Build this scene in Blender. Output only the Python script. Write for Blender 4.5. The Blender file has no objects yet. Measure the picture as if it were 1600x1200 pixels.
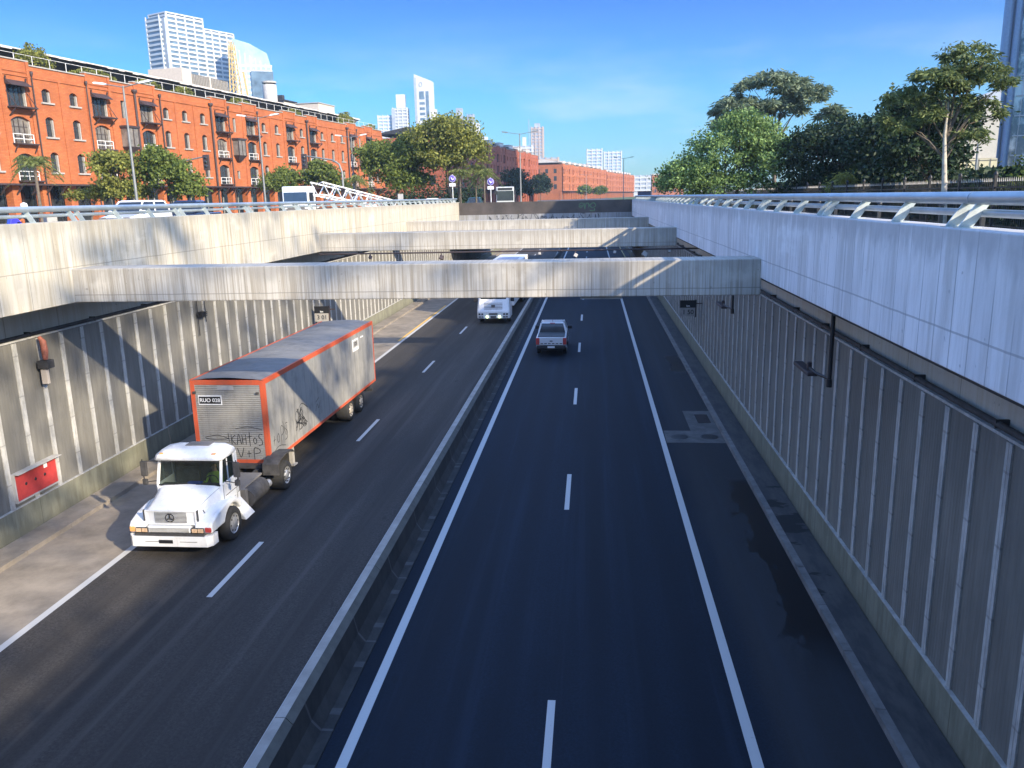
import bpy, bmesh, math, random
import numpy as np
from mathutils import Vector, Matrix
random.seed(7); RNG = np.random.default_rng(11)
C = bpy.context.scene.collection
R = math.radians
ROAD = -9.6; GND = -1.55; HAZE = .0003
SUN = Vector((1.675, -1.33, 1.0)).normalized()

# ------------------------------------------------------------------ materials
class NT:
    def __init__(s, name):
        s.m = bpy.data.materials.new(name); s.m.use_nodes = True
        s.t = s.m.node_tree; s.n = s.t.nodes; s.l = s.t.links
        s.b = s.n['Principled BSDF']; s.geo = None; s.tc = None
    def new(s, k): return s.n.new(k)
    def link(s, a, b): s.l.new(a, b)
    def put(s, sock, v):
        if isinstance(v, bpy.types.NodeSocket): s.l.new(v, sock)
        else:
            if hasattr(sock.default_value, '__len__') and not hasattr(v, '__len__'): v = (v, v, v)
            if hasattr(sock.default_value, '__len__') and len(sock.default_value) == 4 and len(v) == 3: v = (*v, 1)
            sock.default_value = v
    def pos(s, obj=False):
        if obj:
            if not s.tc: s.tc = s.new('ShaderNodeTexCoord')
            return s.tc.outputs['Object']
        if not s.geo: s.geo = s.new('ShaderNodeNewGeometry')
        return s.geo.outputs['Position']
    def xyz(s, v):
        n = s.new('ShaderNodeSeparateXYZ'); s.link(v, n.inputs[0]); return n.outputs
    def math(s, op, a, b=0.0, c=None, clamp=False):
        n = s.new('ShaderNodeMath'); n.operation = op; n.use_clamp = clamp
        s.put(n.inputs[0], a); s.put(n.inputs[1], b)
        if c is not None: s.put(n.inputs[2], c)
        return n.outputs[0]
    def scale(s, v, sc):
        n = s.new('ShaderNodeVectorMath'); n.operation = 'MULTIPLY'; s.link(v, n.inputs[0]); n.inputs[1].default_value = sc; return n.outputs[0]
    def noise(s, v, sc=(1, 1, 1), scale=1.0, detail=4.0, rough=.55, col=False):
        n = s.new('ShaderNodeTexNoise'); s.link(s.scale(v, sc), n.inputs['Vector'])
        n.inputs['Scale'].default_value = scale; n.inputs['Detail'].default_value = detail; n.inputs['Roughness'].default_value = rough
        return n.outputs['Color' if col else 'Fac']
    def ramp(s, f, stops):
        n = s.new('ShaderNodeValToRGB'); s.link(f, n.inputs[0]); e = n.color_ramp.elements
        while len(e) < len(stops): e.new(.5)
        for i, (p, c) in enumerate(stops):
            e[i].position = p; e[i].color = (*c, 1) if hasattr(c, '__len__') else (c, c, c, 1)
        return n.outputs[0]
    def sstep(s, f, a, b):
        n = s.new('ShaderNodeMapRange'); n.interpolation_type = 'SMOOTHSTEP'; s.link(f, n.inputs[0])
        n.inputs[1].default_value = a; n.inputs[2].default_value = b; return n.outputs[0]
    def cell(s, a, size, off=0.):
        w = s.new('ShaderNodeTexWhiteNoise'); w.noise_dimensions = '1D'; s.link(s.math('FLOOR', s.math('DIVIDE', s.math('SUBTRACT', a, off), size)), w.inputs['W']); return w.outputs['Value']
    def mix(s, f, a, b, mode='MIX'):
        n = s.new('ShaderNodeMix'); n.data_type = 'RGBA'; n.blend_type = mode
        s.put(n.inputs[0], f); s.put(n.inputs[6], a); s.put(n.inputs[7], b); return n.outputs[2]
    def bump(s, h, strength=.3, dist=.02):
        n = s.new('ShaderNodeBump'); n.inputs['Strength'].default_value = strength; n.inputs['Distance'].default_value = dist
        s.link(h, n.inputs['Height']); s.link(n.outputs[0], s.b.inputs['Normal'])
    def out(s, col=None, rough=None, metal=None, spec=None):
        if col is not None: s.put(s.b.inputs['Base Color'], col)
        if rough is not None: s.put(s.b.inputs['Roughness'], rough)
        if metal is not None: s.put(s.b.inputs['Metallic'], metal)
        if spec is not None: s.put(s.b.inputs['Specular IOR Level'], spec)
        return s.m

def plain(name, col, rough=.6, metal=0., var=.18, sc=3., obj=True, bump=0., coat=0., spec=None):
    n = NT(name); p = n.pos(obj)
    f = n.noise(p, scale=sc, detail=5, rough=.65)
    lo = tuple(c * (1 - var) for c in col); hi = tuple(min(1, c * (1 + var)) for c in col)
    c = n.ramp(f, [(.3, lo), (.7, hi)])
    if bump: n.bump(n.noise(p, scale=sc * 12, detail=3), bump, .01)
    if coat: n.b.inputs['Coat Weight'].default_value = coat; n.b.inputs['Coat Roughness'].default_value = .08
    return n.out(c, rough, metal, spec)

def emis(name, col, strength):
    n = NT(name); n.b.inputs['Emission Color'].default_value = (*col, 1); n.b.inputs['Emission Strength'].default_value = strength
    return n.out(col, .4)

def concrete(name, base, axis, top=None, joint=1.22, line=None, streak=.5, warm=(1., .93, .8), top_dark=.3, sf=7, jw=.016):
    """board formed concrete: vertical streaks, joints along `axis` (0 = X, 1 = Y), pinholes, rain stains"""
    n = NT(name); p = n.pos(); x = n.xyz(p); a = x[axis]; z = x[2]
    sc = (sf, .5, .25) if axis == 0 else (.5, sf, .25)
    st = n.noise(p, sc, 1.0, 6, .7)
    big = n.noise(p, (.7, .7, .7), .6, 5, .6)
    dark = tuple(base[i] * (1 - streak) * warm[i] for i in range(3))
    c = n.mix(n.sstep(st, .34, .62), dark, base)
    c = n.mix(n.math('MULTIPLY', n.sstep(big, .42, .68), .4), c, tuple(b * .72 for b in base))
    pale = n.noise(p, (.3, .3, .9) if axis else (.9, .3, .9), 1.1, 4, .6)
    c = n.mix(n.math('MULTIPLY', n.sstep(pale, .56, .7), .45), c, tuple(min(.95, b * 1.22) for b in base))
    wob = n.noise(p, (1, 1, .2), 1.3, 2)
    fr = n.math('FRACT', n.math('ADD', n.math('DIVIDE', a, joint), n.math('MULTIPLY', wob, .03)))
    j = n.math('MULTIPLY', n.math('LESS_THAN', fr, jw), n.sstep(n.noise(p, (1, 1, .35), 1.7, 2), .3, .5))
    c = n.mix(n.math('MULTIPLY', n.cell(a, joint), .22), c, tuple(b * .55 for b in base))
    c = n.mix(n.math('MULTIPLY', j, .65), c, tuple(b * .3 for b in base))
    pit = n.noise(p, (3, 3, 3), 2.2, 1)
    c = n.mix(n.math('MULTIPLY', n.sstep(pit, .74, .77), .5), c, tuple(b * .35 for b in base))
    if line is not None:
        d = n.math('ABSOLUTE', n.math('SUBTRACT', n.math('ADD', z, n.math('MULTIPLY', wob, .03)), line + .015))
        c = n.mix(n.math('MULTIPLY', n.math('LESS_THAN', d, .014), .6), c, tuple(b * .35 for b in base))
    if top is not None:
        e = n.math('ADD', n.math('SUBTRACT', top, z), n.math('MULTIPLY', n.math('SUBTRACT', n.noise(p, (3, 3, 1), 1, 5, .65), .5), 1.3))
        c = n.mix(n.math('MULTIPLY', n.math('SUBTRACT', 1.0, n.sstep(e, .05, .5)), top_dark), c, tuple(b * .5 for b in base))
    n.bump(n.math('ADD', n.math('MULTIPLY', st, .6), n.noise(p, scale=14, detail=4)), .3, .012)
    return n.out(c, .85)

M = {}
M['wall_r'] = concrete('concrete_wall_right', (.80, .78, .77), 1, -.5, .51, -1.78, .3, (1, .98, .94), .66, 3, .05)
M['wall_l'] = concrete('concrete_wall_left', (.56, .515, .42), 1, -.39, 1.22, -1.7, .34, (1, .92, .78), .55, 5, .02)
M['beam'] = concrete('concrete_beam', (.50, .465, .40), 0, -1.75, .62, -2.52, .42, (1, .93, .82), .45, 15, .022)
M['slab'] = concrete('concrete_slab', (.36, .35, .33), 1, None, 2.4, None, .25)
M['portal'] = concrete('portal_concrete', (.3, .3, .3), 0, None, 1.4, None, .35)
M['panelv'] = concrete('back_wall_concrete', (.55, .52, .45), 1, None, 2.45, None, .12, jw=.012)

def ribwall():
    n = NT('ribbed_panel'); p = n.pos(); x = n.xyz(p)
    st = n.noise(p, (3, 3, .35), 1.5, 6, .7); big = n.noise(p, (1, 1, .8), .5, 5)
    c = n.mix(n.sstep(st, .3, .68), (.145, .135, .115), (.205, .193, .165))
    c = n.mix(n.math('MULTIPLY', n.sstep(big, .45, .62), .45), c, (.12, .115, .1))
    c = n.mix(n.math('MULTIPLY', n.cell(x[1], 1.098, .2), .38), c, (.10, .098, .088))
    dr = n.noise(p, (1.6, 1.6, .12), 1.3, 5, .65); c = n.mix(n.math('MULTIPLY', n.sstep(dr, .58, .72), .45), c, (.27, .255, .22))
    fl = n.math('FRACT', n.math('MULTIPLY', x[1], 9.1))
    h = n.math('ADD', n.math('MULTIPLY', n.sstep(n.math('ABSOLUTE', n.math('SUBTRACT', fl, .5)), .25, .45), .5), n.noise(p, scale=9, detail=5))
    c = n.mix(n.math('MULTIPLY', n.sstep(n.math('ABSOLUTE', n.math('SUBTRACT', fl, .5)), .3, .48), .07), c, (.06, .06, .055))
    n.bump(h, .4, .012); return n.out(c, .85)
M['ribpanel'] = ribwall()
def ribstrip():
    n = NT('rib_strip'); p = n.pos(); x = n.xyz(p)
    st = n.noise(p, (2, 2, .8), 2.2, 6, .7)
    c = n.mix(n.sstep(st, .35, .66), (.33, .32, .295), (.5, .485, .45))
    bo = n.math('LESS_THAN', n.math('ABSOLUTE', n.math('SUBTRACT', n.math('FRACT', n.math('DIVIDE', x[2], 1.21)), .5)), .018)
    c = n.mix(n.math('MULTIPLY', bo, .35), c, (.12, .115, .11))
    return n.out(c, .8)
M['rib'] = ribstrip()
def dado():
    n = NT('dado_concrete'); p = n.pos(); x = n.xyz(p)
    st = n.noise(p, (3, 3, .5), 1.2, 6, .7); big = n.noise(p, (.4, .4, 1), 1, 4)
    c = n.mix(n.sstep(st, .32, .66), (.14, .135, .095), (.22, .215, .155))
    c = n.mix(n.math('MULTIPLY', n.sstep(big, .5, .66), .5), c, (.15, .15, .1))
    j = n.math('LESS_THAN', n.math('FRACT', n.math('DIVIDE', x[1], 4.4)), .006)
    c = n.mix(n.math('MULTIPLY', j, .7), c, (.07, .07, .05))
    e = n.math('ADD', n.math('SUBTRACT', x[2], ROAD), n.math('MULTIPLY', n.noise(p, (2, 2, 2), 1, 4), -.35))
    c = n.mix(n.math('MULTIPLY', n.math('SUBTRACT', 1., n.sstep(e, -.15, .35)), .6), c, (.1, .095, .07))
    n.bump(n.noise(p, scale=16, detail=5), .3, .01); return n.out(c, .88)
M['dado'] = dado()

def asphalt(name, base, wet=False, lanes=()):
    n = NT(name); p = n.pos(); x = n.xyz(p)
    g = n.noise(p, scale=17, detail=9, rough=.92); big = n.noise(p, (.5, .06, 1), 1, 7, .65)
    c = n.mix(n.sstep(g, .36, .66), tuple(b * .45 for b in base), tuple(b * 1.7 for b in base))
    c = n.mix(n.math('MULTIPLY', n.sstep(big, .38, .64), .6), c, tuple(b * .5 for b in base))
    sp_ = n.noise(p, (1, .3, 1), 3.1, 3); c = n.mix(n.math('MULTIPLY', n.sstep(sp_, .68, .76), .5), c, tuple(b * .4 for b in base))
    ls = n.noise(p, (1.5, .035, 1), 1.6, 6, .6); c = n.mix(n.math('MULTIPLY', n.sstep(ls, .5, .68), .5), c, tuple(b * 1.7 + .004 for b in base))
    for (lx, w) in lanes:  # polished wheel tracks / oily lane centre worn into the surface
        d = n.math('ABSOLUTE', n.math('SUBTRACT', x[0], lx))
        k = n.math('MULTIPLY', n.math('SUBTRACT', 1., n.sstep(d, 0, w)), .5)
        c = n.mix(k, c, tuple(b * .55 for b in base))
    rough = .82
    if wet:
        e = n.math('SUBTRACT', n.math('ADD', x[0], n.math('MULTIPLY', n.noise(p, (.9, .35, 1), 1.4, 6, .6), 2.2)), 5.55)
        run = n.sstep(n.noise(p, (0, .11, 0), 1.0, 1), .5, .53)
        near = n.math('MULTIPLY', n.sstep(x[1], 14.0, 17.5), n.math('SUBTRACT', 1., n.sstep(x[1], 26.5, 27.6)))
        far = n.math('MULTIPLY', n.math('MULTIPLY', n.sstep(x[1], 44, 45), n.math('SUBTRACT', 1., n.sstep(x[1], 49, 50))), .9)
        k = n.math('MULTIPLY', n.sstep(e, -.08, .03), n.math('MAXIMUM', near, far), clamp=True)
        c = n.mix(n.math('MULTIPLY', k, .93), c, (.0035, .004, .006))
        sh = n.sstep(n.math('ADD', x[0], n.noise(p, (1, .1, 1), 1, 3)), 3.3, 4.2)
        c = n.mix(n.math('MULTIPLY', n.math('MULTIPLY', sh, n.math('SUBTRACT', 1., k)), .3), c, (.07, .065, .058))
        rough = n.math('SUBTRACT', .82, n.math('MULTIPLY', k, .5))
    n.bump(g, .35, .006)
    return n.out(c, rough, spec=.3)
M['road_r'] = asphalt('road_right', (.0048, .0115, .0235), True, ((-3.6, .55), (-1.75, .5), (-2.65, .5), (0.1, .5), (1.95, .55), (1.05, .5)))  # right asphalt tinted blue: the cast of the shade is put into its colour
M['road_l'] = asphalt('road_left', (.050, .045, .041), False, ((-10.4, .6), (-12.1, .55), (-11.25, .5), (-8.6, .6), (-6.8, .55)))  # left asphalt lighter and warmer: sunlit tone put into its colour
M['street'] = asphalt('street_asphalt', (.09, .088, .085))
M['shoulder'] = plain('shoulder_concrete', (.23, .195, .155), .85, var=.35, sc=.9, obj=False, bump=.3)
def kerbmat():
    n = NT('kerb_walk'); p = n.pos(); x = n.xyz(p)
    g = n.noise(p, (1, .3, 1), 2.2, 6, .7)
    c = n.mix(n.sstep(g, .35, .65), (.035, .037, .042), (.075, .073, .07))
    # drain seepage crossing the walk
    w = n.sstep(n.noise(p, (.25, .42, 1), 1.0, 5, .6), .56, .58)
    near = n.math('MULTIPLY', n.sstep(x[1], 14, 19), n.math('SUBTRACT', 1., n.sstep(x[1], 27.5, 28.2)))
    c = n.mix(n.math('MULTIPLY', n.math('MULTIPLY', w, near), .9), c, (.006, .007, .009))
    n.bump(g, .3, .01); return n.out(c, .8)
M['walk_r'] = kerbmat()
M['kerbline'] = plain('kerb_stone', (.17, .165, .16), .85, var=.35, sc=2, obj=False)
def paint(name, col):
    n = NT(name); p = n.pos(); g = n.noise(p, scale=7, detail=6, rough=.75)
    c = n.mix(n.sstep(g, .62, .74), col, tuple(k * .35 for k in col)); return n.out(c, .6)
M['paint'] = paint('road_paint', (.5, .49, .47)); M['ypaint'] = paint('yellow_paint', (.7, .42, .1))
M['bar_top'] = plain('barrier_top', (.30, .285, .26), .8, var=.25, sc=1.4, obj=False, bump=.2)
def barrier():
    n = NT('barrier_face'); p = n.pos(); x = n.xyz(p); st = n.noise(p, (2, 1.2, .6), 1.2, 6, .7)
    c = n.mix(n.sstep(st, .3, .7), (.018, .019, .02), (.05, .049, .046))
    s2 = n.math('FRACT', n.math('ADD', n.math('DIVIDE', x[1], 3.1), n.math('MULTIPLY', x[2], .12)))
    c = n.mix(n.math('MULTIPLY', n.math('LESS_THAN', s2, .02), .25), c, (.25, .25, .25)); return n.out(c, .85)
M['bar_face'] = barrier()  # sides darker than the capping: their shade is put into the colour
M['grass'] = None
def grass():
    n = NT('grass_ground'); p = n.pos(); g = n.noise(p, scale=2.2, detail=8, rough=.8)
    c = n.ramp(g, [(.3, (.028, .045, .01)), (.55, (.065, .1, .02)), (.75, (.12, .13, .05))]); n.bump(g, .8, .1); return n.out(c, .95)
M['grass'] = grass()
M['paving'] = plain('pavement_tiles', (.27, .25, .22), .85, var=.2, sc=1.2, obj=False)
def brick(name, c1, c2):
    n = NT(name); p = n.pos(True); t = n.new('ShaderNodeTexBrick')
    x = n.xyz(p); cb = n.new('ShaderNodeCombineXYZ'); n.link(n.math('ADD', x[0], x[1]), cb.inputs[0]); n.link(x[2], cb.inputs[1]); n.link(cb.outputs[0], t.inputs['Vector'])
    t.inputs['Scale'].default_value = 1.0; t.inputs['Brick Width'].default_value = .5; t.inputs['Row Height'].default_value = .16; t.inputs['Mortar Size'].default_value = .018
    n.put(t.inputs['Color1'], c1); n.put(t.inputs['Color2'], c2); n.put(t.inputs['Mortar'], tuple(k * .7 for k in c1))
    g = n.noise(p, (.5, .5, .25), .8, 7, .65)
    c = n.mix(n.math('MULTIPLY', n.sstep(g, .38, .66), .45), t.outputs['Color'], tuple(k * .62 for k in c1))
    pale = n.noise(p, (1, 1, .6), 1.7, 6, .7)
    c = n.mix(n.math('MULTIPLY', n.sstep(pale, .56, .72), .35), c, tuple(min(1, k * 1.35 + .03) for k in c2))
    n.bump(g, .2, .03); return n.out(c, .9)
M['brick'] = brick('orange_brick', (.37, .102, .03), (.46, .145, .048)); M['brick2'] = brick('dark_brick', (.33, .085, .04), (.4, .12, .06))
M['brick3'] = brick('pale_brick', (.38, .115, .04), (.46, .155, .06))
M['stone'] = plain('grey_stone', (.33, .31, .28), .8, var=.2)
M['steel_dk'] = plain('dark_iron', (.045, .03, .028), .6, var=.3); M['rail'] = plain('galvanised_pipe', (.37, .42, .44), .42, .55, var=.16, sc=1.7, obj=False)
M['post'] = plain('guardrail_post', (.42, .46, .45), .5, .4, var=.2, sc=4, obj=False)
M['white'] = plain('white_paint', (.78, .78, .76), .4, var=.05, sc=2); M['white_metal'] = plain('white_railing', (.7, .69, .66), .5, var=.08)
M['glass_dk'] = plain('dark_glass', (.025, .03, .035), .08, var=.4, sc=.8, spec=.8)
M['glass_lt'] = plain('curtain_glass', (.16, .14, .12), .2, var=.5, sc=1.1)
M['dark'] = plain('dark_interior', (.012, .012, .013), .9); M['black'] = plain('black_plastic', (.015, .015, .017), .5)
M['tyre'] = plain('tyre_rubber', (.022, .021, .02), .85, var=.3, sc=8); M['alloy'] = plain('wheel_metal', (.5, .5, .5), .4, .6, var=.25, sc=9)
M['chassis'] = plain('chassis_grime', (.05, .047, .045), .75, var=.5, sc=4)
M['pole'] = plain('lamp_pole', (.2, .205, .2), .5, .3, var=.15); M['bark'] = plain('bark', (.12, .095, .07), .9, var=.4, sc=6, bump=.6); M['bark_lt'] = plain('pale_bark', (.42, .37, .3), .85, var=.35, sc=3, bump=.3)
M['red'] = plain('red_paint', (.42, .045, .04), .5, var=.25, sc=2.2); M['purple'] = plain('violet_sign', (.1, .06, .42), .5, var=.1)
M['roof_dk'] = plain('dark_roofing', (.035, .035, .04), .7, var=.3); M['roof_edge'] = plain('pale_roof_edge', (.55, .5, .46), .7, var=.2)
M['beige'] = plain('beige_render', (.5, .43, .36), .85, var=.1); M['louvre'] = plain('grey_louvre', (.14, .13, .12), .7, var=.2)
M['concrete'] = plain('plain_concrete', (.4, .38, .35), .85, var=.2); M['navy'] = plain('navy_car_paint', (.012, .02, .06), .25, .3, coat=1.)

def glassmat(name, tint=(.02, .03, .03), alpha=.35):
    n = NT(name); n.out(tint, .05, spec=.8)
    tr = n.new('ShaderNodeBsdfTransparent'); tr.inputs[0].default_value = (.55, .62, .6, 1)
    mx = n.new('ShaderNodeMixShader'); mx.inputs[0].default_value = alpha
    o = n.n['Material Output']; n.link(tr.outputs[0], mx.inputs[1]); n.link(n.b.outputs[0], mx.inputs[2]); n.link(mx.outputs[0], o.inputs[0]); return n.m
M['windscreen'] = glassmat('windscreen_glass')

def leafmat(name, c1, c2, trans=.3):
    n = NT(name); g = n.new('ShaderNodeNewGeometry'); p = n.pos()
    f = n.math('ADD', n.math('MULTIPLY', g.outputs['Random Per Island'], .55), n.math('MULTIPLY', n.noise(p, scale=.7, detail=3), .6))
    c = n.ramp(f, [(.25, c1), (.62, c2), (.85, tuple(min(1, k * 1.5) for k in c2))])
    n.out(c, .6, spec=.25); tl = n.new('ShaderNodeBsdfTranslucent'); n.link(c, tl.inputs[0])
    mx = n.new('ShaderNodeMixShader'); mx.inputs[0].default_value = trans; o = n.n['Material Output']
    n.link(n.b.outputs[0], mx.inputs[1]); n.link(tl.outputs[0], mx.inputs[2]); n.link(mx.outputs[0], o.inputs[0]); return n.m
M['leaf'] = leafmat('leaf_mid', (.055, .085, .015), (.15, .185, .04), .4); M['leaf_dk'] = leafmat('leaf_dark', (.008, .018, .008), (.02, .04, .015), .15)
M['leaf_y'] = leafmat('leaf_olive', (.08, .1, .018), (.215, .22, .05), .4); M['leaf_lt'] = leafmat('leaf_light', (.055, .1, .03), (.16, .24, .075))
M['leaf_bl'] = leafmat('leaf_bluish', (.05, .075, .04), (.16, .2, .12))
M['leaf_tall'] = leafmat('leaf_tall', (.03, .055, .018), (.13, .16, .055)); M['palm'] = leafmat('palm_leaf', (.05, .075, .015), (.15, .17, .05))

# ------------------------------------------------------------------ mesh helpers
def tag(o, label=None, cat=None, group=None, kind=None):
    if label: o['label'] = label
    if cat: o['category'] = cat
    if group: o['group'] = group
    if kind: o['kind'] = kind
    return o
def thing(name, label, cat, loc=(0, 0, 0), rz=0, group=None):
    o = bpy.data.objects.new(name, None); C.objects.link(o); o.location = loc; o.rotation_euler = (0, 0, rz); o.empty_display_size = .3
    return tag(o, label, cat, group)
def link(name, me, parent=None, loc=None):
    o = bpy.data.objects.new(name, me); C.objects.link(o)
    if parent: o.parent = parent
    if loc: o.location = loc
    return o
def copy_tree(o, parent=None):
    c = o.copy(); C.objects.link(c); c.parent = parent
    for ch in list(o.children): copy_tree(ch, c)
    return c

class MB:
    def __init__(s): s.v = []; s.f = []; s.m = []; s.sm = []
    def add(s, vs, fs, mi=0, smooth=False):
        b = len(s.v); s.v += [tuple(v) for v in vs]; s.f += [tuple(b + i for i in f) for f in fs]; s.m += [mi] * len(fs); s.sm += [smooth] * len(fs); return s
    def box(s, x0, x1, y0, y1, z0, z1, mi=0, T=None):
        if x0 > x1: x0, x1 = x1, x0
        if y0 > y1: y0, y1 = y1, y0
        if z0 > z1: z0, z1 = z1, z0
        vs = [Vector(p) for p in ((x0, y0, z0), (x1, y0, z0), (x1, y1, z0), (x0, y1, z0), (x0, y0, z1), (x1, y0, z1), (x1, y1, z1), (x0, y1, z1))]
        if T: vs = [T @ v for v in vs]
        return s.add(vs, [(0, 3, 2, 1), (4, 5, 6, 7), (0, 1, 5, 4), (1, 2, 6, 5), (2, 3, 7, 6), (3, 0, 4, 7)], mi)
    def bar(s, p, q, w, h, mi=0):
        p, q = Vector(p), Vector(q); d = q - p; L = d.length
        T = Matrix.Translation(p) @ d.to_track_quat('Y', 'Z').to_matrix().to_4x4()
        return s.box(-w / 2, w / 2, 0, L, -h / 2, h / 2, mi, T)
    def tube(s, p, q, r0, r1=None, n=10, mi=0, cap=True):
        return s.pipe([p, q], [r0, r0 if r1 is None else r1], n, mi, cap)
    def pipe(s, pts, rs, n=10, mi=0, cap=True):
        pts = [Vector(p) for p in pts]; rs = rs if hasattr(rs, '__len__') else [rs] * len(pts); vs = []; ref = None
        for i, p in enumerate(pts):
            d = (pts[min(i + 1, len(pts) - 1)] - pts[max(i - 1, 0)]).normalized()
            if ref is None: ref = d.orthogonal().normalized()
            ref = (ref - d * ref.dot(d)); ref = ref.normalized() if ref.length > 1e-6 else d.orthogonal().normalized()
            b = d.cross(ref)
            for k in range(n):
                a = 2 * math.pi * k / n; vs.append(p + (ref * math.cos(a) + b * math.sin(a)) * rs[i])
        fs = [(i * n + k, i * n + (k + 1) % n, (i + 1) * n + (k + 1) % n, (i + 1) * n + k) for i in range(len(pts) - 1) for k in range(n)]
        s.add(vs, fs, mi, True)
        if cap: s.add([vs[k] for k in range(n)], [tuple(range(n))[::-1]], mi); s.add([vs[(len(pts) - 1) * n + k] for k in range(n)], [tuple(range(n))], mi)
        return s
    def prism(s, pts, a, b, axis=0, mi=0):
        """polygon of (u, w) pairs extruded along axis from a to b"""
        def P(u, w, t): return (t, u, w) if axis == 0 else (u, t, w) if axis == 1 else (u, w, t)
        n = len(pts); vs = [P(u, w, a) for u, w in pts] + [P(u, w, b) for u, w in pts]
        return s.add(vs, [tuple(range(n)), tuple(range(2 * n - 1, n - 1, -1))] + [(i, i + n, (i + 1) % n + n, (i + 1) % n) for i in range(n)], mi)
    def loft(s, secs, mi=0, smooth=False, cap=True):
        n = len(secs[0]); vs = [p for q in secs for p in q]
        fs = [(i * n + k, i * n + (k + 1) % n, (i + 1) * n + (k + 1) % n, (i + 1) * n + k) for i in range(len(secs) - 1) for k in range(n)]
        s.add(vs, fs, mi, smooth)
        if cap: s.add(secs[0], [tuple(range(n))[::-1]], mi); s.add(secs[-1], [tuple(range(n))], mi)
        return s
    def lathe(s, prof, c=(0, 0, 0), axis=2, n=20, mi=0):
        vs = []
        for r, h in prof:
            for k in range(n):
                a = 2 * math.pi * k / n; u, w = r * math.cos(a), r * math.sin(a)
                p = (u, w, h) if axis == 2 else (h, u, w) if axis == 0 else (u, h, w)
                vs.append((p[0] + c[0], p[1] + c[1], p[2] + c[2]))
        fs = [(i * n + k, i * n + (k + 1) % n, (i + 1) * n + (k + 1) % n, (i + 1) * n + k) for i in range(len(prof) - 1) for k in range(n)]
        return s.add(vs, fs, mi, True)
    def quad(s, a, b, c, d, mi=0): return s.add([a, b, c, d], [(0, 1, 2, 3)], mi)
    def mesh(s, name, mats, off=None):
        me = bpy.data.meshes.new(name); v = s.v
        if off is not None: v = [(p[0] - off[0], p[1] - off[1], p[2] - off[2]) for p in v]
        me.from_pydata(v, [], s.f)
        for m in (mats if isinstance(mats, (list, tuple)) else [mats]): me.materials.append(m)
        me.polygons.foreach_set('material_index', s.m); me.polygons.foreach_set('use_smooth', s.sm)
        bm = bmesh.new(); bm.from_mesh(me); bmesh.ops.recalc_face_normals(bm, faces=bm.faces); bm.to_mesh(me); bm.free()
        me.update(); return me
    def build(s, name, mats, parent=None, world=False, bevel=0, loc=None, seg=2):
        off = None
        if world and parent: off = parent.location
        o = link(name, s.mesh(name, mats, off), parent)
        if loc: o.location = loc
        if bevel:
            m = o.modifiers.new('Bevel', 'BEVEL'); m.width = bevel; m.segments = seg; m.limit_method = 'ANGLE'; m.angle_limit = R(30); m.harden_normals = False
        return o

def structure(name, mb, mats): return tag(mb.build(name, mats), kind='structure')

def font(text, size, mat, parent, M4, name='lettering', ext=.004):
    cu = bpy.data.curves.new(name, 'FONT'); cu.body = text; cu.size = size; cu.align_x = 'CENTER'; cu.align_y = 'CENTER'; cu.extrude = ext; cu.offset = size * .012
    cu.materials.append(mat); t_ = bpy.data.objects.new(name, cu); C.objects.link(t_); bpy.context.view_layer.update()
    me = bpy.data.meshes.new_from_object(t_.evaluated_get(bpy.context.evaluated_depsgraph_get())); bpy.data.objects.remove(t_); me.name = name
    if not me.materials: me.materials.append(mat)
    o = link(name, me, parent); o.matrix_local = M4; return o
def frame(o, x, y):  # local matrix whose X and Y run along x, y
    x, y = Vector(x).normalized(), Vector(y).normalized(); z = x.cross(y); m = Matrix((x, y, z)).transposed().to_4x4(); m.translation = Vector(o); return m
def strokes(name, lines, w, mat, parent, M4, ext=.004):
    """hand drawn lines in the XY plane of M4 as thin raised ribbons"""
    mb = MB()
    for ln in lines:
        P = [Vector((x, y, 0)) for x, y in ln]
        Q = [P[0]]
        for i in range(len(P) - 1):
            a, b = P[max(i - 1, 0)], P[i]; c, d = P[i + 1], P[min(i + 2, len(P) - 1)]
            for t in (.25, .5, .75, 1): Q.append(.5 * ((2 * b) + (c - a) * t + (2 * a - 5 * b + 4 * c - d) * t * t + (3 * b - a - 3 * c + d) * t ** 3))
        vs = []
        for i, p in enumerate(Q):
            d = (Q[min(i + 1, len(Q) - 1)] - Q[max(i - 1, 0)]); d = d.normalized() if d.length > 0 else Vector((1, 0, 0)); nn = Vector((-d.y, d.x, 0)) * w * .5 * (.75 + .5 * random.random())
            vs += [p + nn, p - nn]
        k = len(Q); top = [v + Vector((0, 0, ext)) for v in vs]
        mb.add(top, [(2 * i, 2 * i + 1, 2 * i + 3, 2 * i + 2) for i in range(k - 1)])
    me = mb.mesh(name, mat); o = link(name, me, parent); o.matrix_local = M4; return o

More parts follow.
